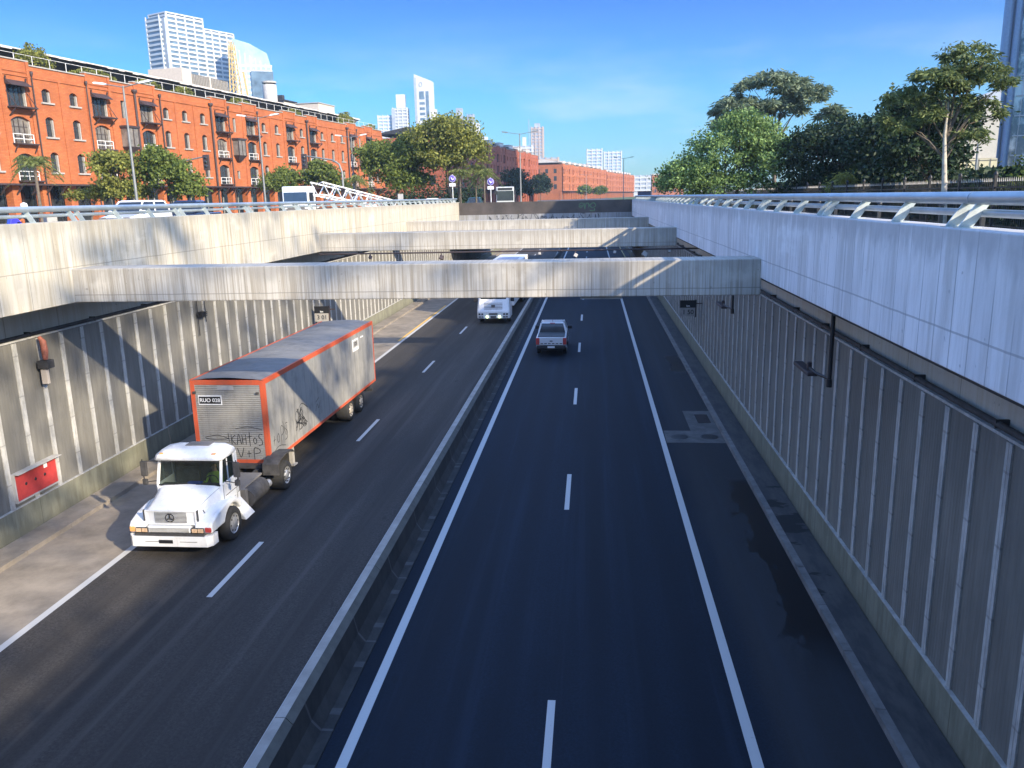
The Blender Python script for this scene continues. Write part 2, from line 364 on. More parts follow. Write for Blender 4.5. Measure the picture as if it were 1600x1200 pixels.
# ------------------------------------------------------------------ foliage
def raw_mesh(name, V, F, mat, k=4):
    me = bpy.data.meshes.new(name); nf = len(F)
    me.vertices.add(len(V)); me.vertices.foreach_set('co', V.astype(np.float32).ravel())
    me.loops.add(nf * k); me.loops.foreach_set('vertex_index', F.astype(np.int32).ravel())
    me.polygons.add(nf); me.polygons.foreach_set('loop_start', np.arange(0, nf * k, k, dtype=np.int32))
    me.materials.append(mat); me.update(calc_edges=True); me.validate(); return me
def unit(a): return a / np.maximum(np.linalg.norm(a, axis=-1, keepdims=True), 1e-9)
def leaves(name, P, U, L, W, mat):
    """diamond leaves at P along U"""
    n = len(P); U = unit(U); r = RNG.normal(size=(n, 3)); r[:, 2] *= .6; V = unit(np.cross(U, r))
    L = L * RNG.uniform(.6, 1.25, (n, 1)); W = W * RNG.uniform(.6, 1.25, (n, 1))
    q = np.stack([P - U * L * .5, P + V * W * .5, P + U * L * .5, P - V * W * .5], 1).reshape(-1, 3)
    return raw_mesh(name, q, np.arange(4 * n).reshape(-1, 4), mat)
def crown_clusters(lobes, per):
    out = []
    for (cx, cy, cz, rx, ry, rz) in lobes:
        k = max(3, int(per * (rx * ry * rz) ** .5)); d = unit(RNG.normal(size=(k, 3))); d[:, 2] = np.where(d[:, 2] < -.35, -d[:, 2], d[:, 2])
        r = RNG.uniform(.35, 1.05, (k, 1)) ** .6
        out.append(np.c_[np.array([cx, cy, cz]) + d * r * np.array([rx, ry, rz])])
    return np.concatenate(out)
def tree(name, label, base, lobes, n=9000, size=.22, mat='leaf', bark='bark', trunk_r=.16, per=14, style='round', group=None, cat='tree', fork=.38, clump=.42, trunks=1, lean=0):
    """lobes: ellipsoids relative to base"""
    root = thing(name, label, cat, base, 0, group)
    K = crown_clusters(lobes, per); top = K[:, 2].max(); low = K[:, 2].min(); zc = max(low * fork + .3, top * .22)
    mb = MB(); bb = MB(); cen = K.mean(0)
    for t in range(trunks):
        ox = (t - (trunks - 1) / 2) * trunk_r * 5
        fk = Vector((cen[0] * .45 + ox * 1.2 + lean, cen[1] * .45, zc)); mid = Vector((ox * .6 + random.uniform(-.1, .1) + lean * .4, random.uniform(-.1, .1), zc * .5))
        tp = Vector((cen[0] + ox, cen[1], top * .8))
        mb.pipe([(ox * .5, 0, -.15), mid, fk, (fk + tp) / 2 + Vector((random.uniform(-.3, .3), random.uniform(-.3, .3), 0)), tp], [trunk_r * 1.15, trunk_r * .92, trunk_r * .75, trunk_r * .45, trunk_r * .12], 8)
        idx = RNG.choice(len(K), min(len(K), 17), replace=False)
        for i in idx:
            c = Vector(K[i]); h = min(1, max(0, (c.z - zc) / max(.1, top - zc))); s = fk.lerp(tp, h * .55); m = s.lerp(c, .5) + Vector((0, 0, .12 * (c - s).length)) + Vector([random.uniform(-.1, .1) * (c - s).length for _ in range(3)])
            bb.pipe([s, m, c], [trunk_r * .3, trunk_r * .17, trunk_r * .05], 5, cap=False)
    bb.build('branch', M['bark'], root); mb.build('trunk', M[bark], root)
    rr = clump * np.mean([l[3] for l in lobes]); k = RNG.integers(0, len(K), n)
    # uneven clumps: every cluster has its own fullness
    wgt = RNG.uniform(.25, 1, len(K)); k = RNG.choice(len(K), n, p=wgt / wgt.sum())
    off = RNG.normal(size=(n, 3)) * np.array([.5, .5, .3]) * rr
    P = K[k] + off
    if style == 'round': U = RNG.normal(size=(n, 3)); U[:, 2] -= .2
    elif style == 'spray': U = off * np.array([1, 1, .3]) + RNG.normal(size=(n, 3)) * .25 * rr; U[:, 2] -= .35 * rr
    link('crown', leaves('crown', P, U, size * (2.1 if style == 'spray' else 1.35), size * (.55 if style == 'spray' else .85), M[mat]), root)
    return root
def palm_tree(label, base, h, fr=2.2, n=22, group=None, mat='palm', r=.17, lean=0):
    root = thing('palm_tree', label, 'palm tree', base, 0, group); mb = MB()
    mb.pipe([(0, 0, -.1), (lean * .3, 0, h * .4), (lean, 0, h)], [r * 1.2, r * .9, r * .8], 8); mb.build('trunk', M['bark'], root)
    P = []; U = []
    for i in range(n):
        a = 2 * math.pi * i / n + random.uniform(-.2, .2); el = random.uniform(-.2, 1.15); L = fr * random.uniform(.85, 1.1)
        for k in range(16):
            t = (k + 1) / 16; rad = L * t * math.cos(el * (1 - .2 * t)); z = L * (math.sin(el) * t - .75 * t * t)
            c = np.array([lean + rad * math.cos(a), rad * math.sin(a), h + z]); side = np.array([-math.sin(a), math.cos(a), 0]); fwd = np.array([math.cos(a), math.sin(a), -.6])
            for s in (-1, 1):
                u = side * s + fwd * .7 + np.array([0, 0, -.35]); l = fr * .3 * (1 - .55 * abs(t - .4)); P.append(c + u / np.linalg.norm(u) * l * .5); U.append(np.append(u, l))
    P = np.array(P); U = np.array(U); link('crown', leaves('crown', P, U[:, :3], fr * .3, .075, M[mat]), root); return root

# ================================================================== SETTING
Y0, Y1 = -60., 95.
XL, XR = -15.15, 4.55          # inner faces of the high walls
WL, WR = -16.9, 6.3            # ribbed walls below
g = MB()
xs = [-3000, -15.65, 5.05, 3000]; ys = [-600, Y0, Y1, 128, 230, 4500]
for i in range(3):
    for j in range(5):
        if i == 1 and j in (1, 3): continue
        g.quad((xs[i], ys[j], GND), (xs[i + 1], ys[j], GND), (xs[i + 1], ys[j + 1], GND), (xs[i], ys[j + 1], GND))
structure('ground', g, M['grass'])
def sheet(name, x0, x1, y0, y1, z, mat):
    return structure(name, MB().quad((x0, y0, z), (x1, y0, z), (x1, y1, z), (x0, y1, z)), M[mat])
sheet('street', -30.2, -18.2, -80, 420, GND + .008, 'street'); sheet('street', -44, -33.6, -80, 240, GND + .008, 'street')
sheet('pavement', -75, -44.3, -80, 225, GND + .02, 'paving'); sheet('street', -18.2, 9, 104, 127.5, GND + .012, 'street'); sheet('street', -18.2, 9, 230.5, 800, GND + .012, 'street')
sheet('pavement', 5.06, 6.4, -60, 110, GND + .01, 'concrete'); sheet('street', 21, 33, -60, 300, GND + .008, 'street')
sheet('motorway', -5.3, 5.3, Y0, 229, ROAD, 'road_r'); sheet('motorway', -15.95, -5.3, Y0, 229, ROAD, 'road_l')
sheet('hard_shoulder', -15.95, -13.24, Y0, 229, ROAD + .004, 'shoulder')
structure('kerb_walkway', MB().box(5.47, 6.2, Y0, 229, ROAD - .2, ROAD + .15), M['walk_r'])
kb = MB()
y = Y0
while y < 130: kb.box(5.28, 5.467, y, y + 1.98, ROAD - .2, ROAD + .155); y += 2.0
structure('kerb_edge', kb, M['kerbline'])
structure('kerb_walkway', MB().box(-16.8, -16.1, Y0, 229, ROAD - .2, ROAD + .14), M['shoulder'])
kb = MB(); y = Y0
while y < 130: kb.box(-16.097, -15.92, y, y + 1.98, ROAD - .2, ROAD + .146); y += 2.0
structure('kerb_edge', kb, M['shoulder'])
# markings
mk = MB(); z = ROAD + .008
for a, b in ((-4.44, -4.24), (2.74, 2.94), (-13.28, -13.08), (-6.05, -5.87)): mk.quad((a, Y0, z), (b, Y0, z), (b, 200, z), (a, 200, z))
for k in range(-4, 12):
    for x, y in ((-.85, 10.75 + 13.3 * k), (-9.62, 17.85 + 13.37 * k)): mk.quad((x, y, z), (x + .15, y, z), (x + .15, y + 3.35, z), (x, y + 3.35, z))
structure('road_marking', mk, M['paint'])
structure('road_marking', MB().quad((-13.5, 55, z), (-13.32, 55, z), (-13.32, 74, z), (-13.5, 74, z)), M['ypaint'])
# concrete drain slab with its two lids let into the shoulder
dm = thing('drain_cover', 'pale concrete drain slab with two round lids and a grate by the kerb', 'drain cover', (3.9, 33, ROAD))
MB().box(2.98, 5.27, 31.3, 33.0, ROAD - .05, ROAD + .006).box(4.1, 5.27, 33.0, 36.2, ROAD - .05, ROAD + .006).build('slab', plain('drain_slab', (.1, .098, .095), .85, var=.4, sc=1.5), dm, world=True)
for x in (3.55, 4.75): MB().lathe([(.001, .011), (.33, .011), (.36, .009), (.36, 0)], (x, 32.15, ROAD)).build('lid', M['black'], dm, world=True)
gr = MB().box(4.55, 5.1, 34.2, 35.6, ROAD, ROAD + .009)
for i in range(9): gr.box(4.58, 5.07, 34.27 + i * .15, 34.33 + i * .15, ROAD + .009, ROAD + .014, 1)
gr.build('grate', [M['dark'], M['steel_dk']], dm, world=True)
dm = thing('drain_cover', 'small pale drain slab with one lid in the median gutter', 'drain cover', (-4.6, 20, ROAD))
# median
md = thing('median_barrier', 'long low concrete median barrier between the two carriageways', 'barrier', (-5.3, 20, ROAD))
mb = MB(); P = [(-5.62, 0), (-5.49, .28), (-5.46, .88), (-5.30, .88), (-5.165, .76), (-5.14, .28), (-5.0, 0)]
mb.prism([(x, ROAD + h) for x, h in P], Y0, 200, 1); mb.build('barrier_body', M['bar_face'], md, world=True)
mb = MB(); y = Y0
while y < 130: mb.box(-5.475, -5.285, y, y + 5.98, ROAD + .882, ROAD + .905, 0); mb.prism([(-5.284, ROAD + .905), (-5.284, ROAD + .87), (-5.17, ROAD + .768), (-5.155, ROAD + .775)], y, y + 5.98, 1, 1); y += 6.
mb.build('capping', [M['bar_top'], plain('grimy_concrete', (.10, .095, .08), .85, var=.3, sc=2, obj=False)], md, world=True)  # chamfer strip a darker brown than the cap
mb = MB().box(-4.998, -4.78, Y0, 200, ROAD - .05, ROAD + .035); y = 2.
while y < 95: mb.box(-5.0, -4.79, y, y + .2, ROAD + .036, ROAD + .041, 1); y += 1.62
mb.build('gutter', [M['bar_face'], plain('gutter_joint', (.075, .075, .075), .85, var=.3, sc=3, obj=False)], md, world=True)
bpy.data.objects.remove(dm)

def lower_wall(side):
    X = WR if side > 0 else WL; s = side; f = 'right' if side > 0 else 'left'
    w = thing('retaining_wall', 'shaded ribbed retaining wall under the overhang beside the wet kerb' if s > 0 else 'sunlit ribbed retaining wall crossed by the slanting beam shadow', 'retaining wall', (X, 20, ROAD))
    top = -3.74 if s > 0 else -3.83
    MB().box(X, X + s * .25, Y0, 200, ROAD - .1, top).build('panel', M['ribpanel'], w, world=True)
    rb = MB(); y = (12.38 - 1.098 * 30) if s > 0 else (22.01 - 1.085 * 40); st = 1.098 if s > 0 else 1.085
    while y < 130:
        for d in (-.05, .045): rb.box(X - s * .035, X - s * .001, y + d - .042, y + d + .042, ROAD + .9, top - .03)
        rb.box(X - s * .018, X - s * .0015, y - .008, y + .003, ROAD + .9, top - .03, 1); y += st
    rb.build('rib', [M['rib'], M['chassis']], w, world=True)
    MB().box(X - s * .07, X - s * .001, Y0, 200, ROAD - .1, ROAD + .97).build('plinth', M['dado'], w, world=True)
    MB().box(X - s * .085, X - s * .002, Y0, 200, ROAD + .972, ROAD + .995).box(X - s * .04, X + s * .1, Y0, 200, top + .002, top + .05).build('trim', M['rib'], w, world=True)
    MB().box(X + s * .2, X + s * .5, Y0, Y1, top - .2, (-2.27 if s > 0 else -2.73)).build('back_wall', M['panelv'], w, world=True)
    p = MB().pipe([(X + s * .05, Y0, top + .11), (X + s * .05, 200, top + .11)], .058, 10)
    if s > 0: p.pipe([(XR + .14, Y0, -2.33), (XR + .14, Y1, -2.33)], .035, 8)
    y = 3.
    while y < 90: p.box(X - s * .01, X + s * .2, y, y + .04, top + .052, top + .19); y += 3.3
    p.build('conduit', M['chassis'], w, world=True); return w
lower_wall(1); lower_wall(-1)
def upper_wall(side):
    s = side; X = XR if s > 0 else XL; top = -.5 if s > 0 else -.39; bot = -2.27 if s > 0 else -2.73
    w = thing('parapet_wall', 'shaded pale upper wall carrying the guardrail above the ribbed cladding' if s > 0 else 'bright sunlit upper wall carrying the guardrail beside the avenue', 'wall', (X, 20, GND))
    o = MB().box(X, X + s * .5, Y0, Y1, bot, top).build('wall_face', M['wall_r' if s > 0 else 'wall_l'], w, world=True, bevel=.018)
    MB().box(X + s * .5, X + s * 2.6, Y0, Y1 + .5, bot, GND - .02).build('overhang', M['slab'], w, world=True); return w
upper_wall(1); upper_wall(-1)
for i, (y, lab) in enumerate(((22.6, 'first concrete cross beam from the camera, with the two slanting light streaks'), (45., 'second concrete cross beam, spanning just behind the widest one, lamps hung below it'), (66.8, 'third and farthest clear cross beam, lowest strip before the dark tunnel portal'))):
    b = MB().box(XL - .03, XR + .03, y, y + 1.15, -2.73, -1.75).build('cross_beam', M['beam'], bevel=.03)
    tag(b, lab, 'beam', 'cross beams spanning the trench')
# tunnel beyond the portal
po = thing('tunnel_portal', 'dark tunnel portal with rust brown parapet and graffiti band across the far end', 'tunnel portal', (-5, 95, ROAD))
MB().box(XL - 2, XR + 2, 94.6, 95.2, -1.86, -.47).build('parapet', plain('rusty_panel', (.062, .05, .042), .8, var=.35, sc=.7, obj=False), po, world=True)  # rust brown, darkened further in its colour for the shade of the trees
MB().box(XL - 2.6, XR + 2.6, 94.4, 95.3, -3.7, -1.863).build('lintel', M['portal'], po, world=True)
MB().box(XL - 2.6, XR + 2.6, 95.3, 128, -3.7, GND - .02).build('deck', M['slab'], po, world=True)
MB().box(WL - .5, WR + .5, 229, 230, ROAD, GND - .02).build('end_wall', M['slab'], po, world=True)
random.seed(3); gl = []
for k in range(22):
    x = -8.5 + k * .58; gl.append([(x + random.uniform(-.2, .4), random.uniform(-.42, .42)) for _ in range(5)])
strokes('grey_graffiti', gl, .07, plain('faded_spray', (.06, .06, .06), .8), po, frame((.0 + 5 - 3, -.61, -2.3 - ROAD), (1, 0, 0), (0, 0, 1)))
gg = [[(0, .2), (.3, .4), (.5, .2), (.25, -.1), (0, .05), (.35, .1)], [(.6, .35), (.65, -.3), (.8, .3), (1.1, .3), (1.1, -.1)], [(1.2, .1), (1.6, .4), (1.9, .1), (1.5, -.15), (1.2, .1)], [(1.75, -.2), (1.7, -.5), (1.2, -.45)]]
strokes('graffiti', gg, .09, plain('green_spray', (.09, .17, .07), .8), po, frame((3.6, -.41, -1.15 - ROAD), (1, 0, 0), (0, 0, 1)))
# bridge the photograph is taken from
br = thing('footbridge', 'concrete road bridge crossing the trench below the camera', 'bridge', (-5, -4, GND))
MB().box(XL - .4, XR + .4, -26, .0, -2.4, -1.62).build('deck', M['slab'], br, world=True)
MB().box(XL - .4, XR + .4, .0, .2, -2.4, -.5).build('parapet', M['beam'], br, world=True)
MB().box(XL - .4, XR + .4, -26.2, -26, -2.4, -.5).build('rear_parapet', M['beam'], br, world=True)

# guardrails
def guardrail(side):
    s = side; X = XR if s > 0 else XL; top = -.5 if s > 0 else -.39
    g = thing('guardrail', 'two pipe steel guardrail on the shaded wall beside the park' if s > 0 else 'two pipe steel guardrail on the sunlit wall beside the avenue', 'guardrail', (X, 20, top))
    zt = top + .365; zl = top + .18; xt = X + s * .3
    seg = 6.3; y = 11.12 - 6.3 * 3 if s > 0 else 17.2 - 6.3 * 4; t = MB(); l = MB(); k = 0; me = None
    while y < Y1 - 2:
        e = min(y + seg, Y1)
        t.tube((xt, y + .01, zt), (xt, e - .01, zt), .082, n=14); t.tube((xt, y - .16, zt), (xt, y + .16, zt), .074, n=12)
        l.tube((xt + s * .07, y + .01, zl), (xt + s * .07, e - .01, zl), .05, n=12); l.tube((xt + s * .07, y - .1, zl), (xt + s * .07, y + .1, zl), .045, n=10)
        for d in (-.19, .19, 2.18, 4.25):
            if y + d > Y1 - .5: continue
            if me is None:
                m = MB()
                pr = [(s * .05, 0), (s * .22, 0), (s * .30, .12), (s * .40, .28), (s * .42, .40), (s * .33, .42), (s * .27, .33), (s * .15, .16)]
                m.prism(pr, -.012, .012, 1); m.box(s * .03, s * .3, -.09, .09, 0, .012); m.box(s * .10, s * .19, -.03, .03, .012, .03)
                me = m.mesh('post', M['post'])
            link('post', me, g, (0, y + d - 20, 0))
        y += seg; k += 1
    t.build('top_rail', M['rail'], g, world=True); l.build('lower_rail', M['rail'], g, world=True); return g
guardrail(1); guardrail(-1)

# fittings on the walls
def hanging_lamp(y, z1, z0, arm, label, X=5.0):
    t = thing('hanging_fixture', label, 'light fixture', (X, y, z1), 0, 'fixtures hung from the right overhang')
    MB().tube((X, y, -2.28), (X, y, z0), .045, n=10).tube((X, y, z0 - .05), (X, y, z0 + .12), .06, n=10).build('pole', M['black'], t, world=True)
    a = MB().pipe([(X, y, z0 + .12), (X - .1, y + arm * .35, z0 + .1), (X - .15, y + arm * .5, z0 + .15)], .035, 8)
    a.build('bracket', M['black'], t, world=True)
    h = MB().box(X - .27, X - .05, y + arm * .35, y + arm, z0 + .02, z0 + .11); h.box(X - .2, X - .1, y + arm * .5, y + arm * .5 + .1, z0 + .11, z0 + .28)
    h.build('lamp_head', M['steel_dk'], t, world=True, bevel=.02)
hanging_lamp(17.3, -2.28, -4.0, 2.0, 'dark lamp bracket on a long drop pole beside the nearer part of the right wall')
hanging_lamp(29.4, -2.28, -4.15, 2.2, 'smaller dark lamp bracket hanging just behind the first cross beam')
def marker(loc, rz, label, num, wh):
    t = thing('distance_marker', label, 'sign', loc, rz, 'distance marker signs on the walls')
    MB().box(-.46, .46, -.03, .03, .0, .42).build('upper_board', M['black'], t)
    MB().box(-.46, .40, -.035, .03, -.5, -.005).build('lower_board', M['stone'], t)
    MB().box(.40, .47, .0, .08, -.55, .45).box(.47, .8, .02, .06, .2, .26).build('bracket', M['steel_dk'], t)
    font('km', .16, M['white'], t, frame((0, -.034, .1), (1, 0, 0), (0, 0, 1))); font(num, .36, M['black'], t, frame((0, -.038, -.26), (1, 0, 0), (0, 0, 1)))
marker((5.5, 47.0, -6.35), 0, 'black and white distance marker sign standing out from the shaded right wall', '1 50', 1)
marker((-16.2, 47.5, -6.55), math.pi * 0, 'grey and white distance marker sign on the left wall behind the trailer', '3 01', 0)
fc = thing('fire_cabinet', 'faded red fire hydrant cabinet on the left wall above the plinth', 'fire cabinet', (-16.9, 22, -8.4))
MB().box(-16.9, -16.80, 21.05, 22.92, -8.42, -7.62).build('cabinet_door', M['red'], fc, world=True, bevel=.01)
fm = MB()
for a in ((21.0, 22.97, -8.46, -8.42), (21.0, 22.97, -7.62, -7.57), (21.0, 21.05, -8.42, -7.62), (22.92, 22.97, -8.42, -7.62)): fm.box(-16.92, -16.77, *a)
fm.box(-16.8, -16.6, 21.0, 22.97, -7.575, -7.56); fm.build('frame', M['concrete'], fc, world=True)
hm = MB()
for y in (21.5, 21.92, 22.35): hm.lathe([(.001, .012), (.045, .012), (.05, 0)], (-16.8, y, -8.02 + .02), 0, 12)
hm.build('handle', M['black'], fc, world=True); MB().box(-16.799, -16.79, 22.35, 22.5, -7.8, -7.66).build('notice', M['white'], fc, world=True)
rf = thing('wall_fixture', 'orange and grey siren fixture hanging high on the left wall above the fire cabinet', 'siren', (-16.6, 22.9, -4.2))
MB().pipe([(-16.7, 22.9, -3.8), (-16.6, 22.9, -3.95), (-16.58, 22.9, -4.25), (-16.6, 22.9, -4.5)], [.05, .095, .1, .07], 12).build('horn', plain('faded_orange', (.30, .10, .065), .7, var=.5, sc=9), rf, world=True)
MB().box(-16.8, -16.45, 22.75, 23.1, -4.78, -4.52).build('bracket', M['chassis'], rf, world=True, bevel=.03)
MB().box(-16.75, -16.55, 22.8, 22.92, -5.25, -4.8).box(-16.8, -16.68, 22.93, 23.05, -5.3, -4.8, 1).build('housing', [M['beige'], M['steel_dk']], rf, world=True, bevel=.015)
ld = thing('wall_bracket', 'thin dark ladder like bracket on the left wall below the first beam', 'bracket', (-16.8, 33.4, -4.5))
lm = MB().tube((-16.8, 33.2, -3.9), (-16.8, 33.2, -5.5), .02, n=6).tube((-16.8, 33.9, -3.9), (-16.8, 33.9, -5.0), .02, n=6)
for z in (-4.55, -4.62, -4.7): lm.tube((-16.8, 33.15, z), (-16.75, 33.95, z - .02), .022, n=6)
lm.box(-16.85, -16.65, 33.3, 33.6, -4.72, -4.5); lm.build('frame', M['black'], ld, world=True)
# floodlights below the second beam
cd = MB().pipe([(XL, 44.6, -2.85), (XR + 1.5, 44.6, -2.85)], .04, 8); tag(cd.build('cable_tray', M['steel_dk']), 'dark cable pipe running below the second cross beam', 'cable tray')
FL = ['white floodlight left of the road lamps below the second beam', 'white floodlight over the left lane line below the second beam', 'white floodlight over the lane dashes below the second beam', 'large tilted white floodlight over the right edge line below the second beam', 'white floodlight nearest the right wall below the second beam', 'dark round floodlight above the left shoulder below the second beam', 'small dark floodlight nearest the left wall below the second beam']
for (x, z, r, w), lab in zip(((-2.8, -3.0, .0, .14), (-.85, -3.12, .5, .2), (1.25, -2.98, .1, .15), (2.85, -3.1, .7, .27), (4.15, -2.98, 0, .14), (-8.2, -3.12, .3, .24), (-12.2, -3.05, .2, .18)), FL):
    t = thing('floodlight', lab, 'floodlight', (x, 44.55, z), 0, 'floodlights below the second beam')
    T = Matrix.Rotation(r, 4, 'Y') @ Matrix.Rotation(-.4, 4, 'X')
    MB().box(-w / 2, w / 2, -.07, .07, -w / 2, w / 2, 0, T).build('lamp_body', M['stone' if x > -4 else 'steel_dk'], t, bevel=.02)
    MB().bar((0, 0, 0), (0, .05, -z - 2.85), .04, .04).build('bracket', M['steel_dk'], t)
for x, lab in ((-.3, 'flat pale lamp tray under the first cross beam'),):
    t = MB().box(x, x + 1.15, 22.75, 23.1, -2.81, -2.735).build('lamp_tray', M['concrete']); tag(t, lab, 'lamp')

# ================================================================== WAREHOUSES
def arch_cell(mb, x0, x1, z0, z1, a, b, c, d, rise, dep=.42, mi=0):
    """front wall cell with one opening a..b, c..d (top of arch)"""
    q = mb.quad; F = 0.
    q((x0, F, z0), (a, F, z0), (a, F, z1), (x0, F, z1), mi); q((b, F, z0), (x1, F, z0), (x1, F, z1), (b, F, z1), mi)
    if c > z0: q((a, F, z0), (b, F, z0), (b, F, c), (a, F, c), mi)
    n = 6 if rise else 1; pts = [(a + (b - a) * i / n, d - rise + rise * (1 - (2 * i / n - 1) ** 2)) for i in range(n + 1)]
    for (u, w), (u2, w2) in zip(pts, pts[1:]):
        q((u, F, w), (u2, F, w2), (u2, F, z1), (u, F, z1), mi); q((u, F, w), (u, dep, w), (u2, dep, w2), (u2, F, w2), mi)
    q((a, F, c), (a, dep, c), (a, dep, pts[0][1]), (a, F, pts[0][1]), mi); q((b, F, c), (b, F, pts[0][1]), (b, dep, pts[0][1]), (b, dep, c), mi)
    q((a, F, c), (b, F, c), (b, dep, c), (a, dep, c), mi); return pts
_wm = {}
def window(parent, xc, w, c, d, rise, key, detail, mat_g='glass_dk', sill=True):
    k = (round(w, 2), round(d - c, 2), rise, key)
    if k not in _wm:
        h = d - c; n = 6 if rise else 1; P = [(-w / 2, 0), (w / 2, 0)] + [(w / 2 - w * i / n, h - rise + rise * (1 - (2 * i / n - 1) ** 2)) for i in range(n + 1)]
        gm = MB().add([(x, .36, z) for x, z in P], [tuple(range(len(P)))]).mesh('pane', M[mat_g])
        fm = MB()
        fm.box(-w / 2, -w / 2 + .05, .3, .355, 0, h - rise).box(w / 2 - .16, w / 2 - .001, .1, .355, 0, h - rise, 1)  # pale right jamb strip: the sunlit reveal drawn in a lighter material
        fm.box(-w / 2, w / 2, .3, .355, 0, .08).box(-.025, .025, .3, .355, .1, h - .05).box(-w / 2, w / 2, .3, .355, h * .62, h * .62 + .05)
        if w > 2: fm.box(w * .25 - .03, w * .25 + .03, .28, .355, .1, h - rise).box(-w * .25 - .03, -w * .25 + .03, .28, .355, .1, h - rise)
        fm = fm.mesh('frame', [M['steel_dk'], M['stone']])
        sm = MB().box(-w / 2 - .25, w / 2 + .3, -.2, .3, -.2, -.02).mesh('sill', M['stone']); _wm[k] = (gm, fm, sm)
    gm, fm, sm = _wm[k]
    o = link('window', gm, parent, (xc, 0, c))
    if detail: link('frame', fm, o)
    if detail and sill: link('sill', sm, o)
_bal = {}
def balcony(parent, xc, z, w, kind, h):
    if (kind, h) not in _bal:
        m = MB()
        k_ = 1 if kind == 'hood' else .55; m.box(-w / 2 - .15, w / 2 + .15, -1.15 * k_, -.01, -.12, .03)
        for x in (-w / 2, w / 2):
            m.bar((x, -.02, -.95), (x, -1.05 * k_, -.1), .1, .1)
            if kind == 'hood': m.bar((x, -.02, h * .62), (x, -1.08, .05), .06, .06)
        if kind == 'hood':
            m.prism([(-.01, h - .35), (-.85, h - .5), (-.85, h - .42), (-.01, h + .15)], -w / 2 - .05, w / 2 + .05, 0)
            for x in (-w / 2, w / 2): m.bar((x, -.1, h + .1), (x, -.2, h + .45), .12, .12)
        me = m.mesh('balcony', M['steel_dk']); r = None
        if kind == 'rail':
            t = MB()
            for zz in (.5, 1.0): t.bar((-w / 2, -.1, zz), (w / 2, -.1, zz), .06, .06)
            for x in (-w / 2, 0, w / 2): t.bar((x, -.1, 0), (x, -.1, 1.0), .07, .07)
            r = t.mesh('railing', M['white_metal'])
        _bal[(kind, h)] = (me, r)
    me, r = _bal[(kind, h)]; o = link('balcony', me, parent, (xc, 0, z))
    if r: link('railing', r, o)

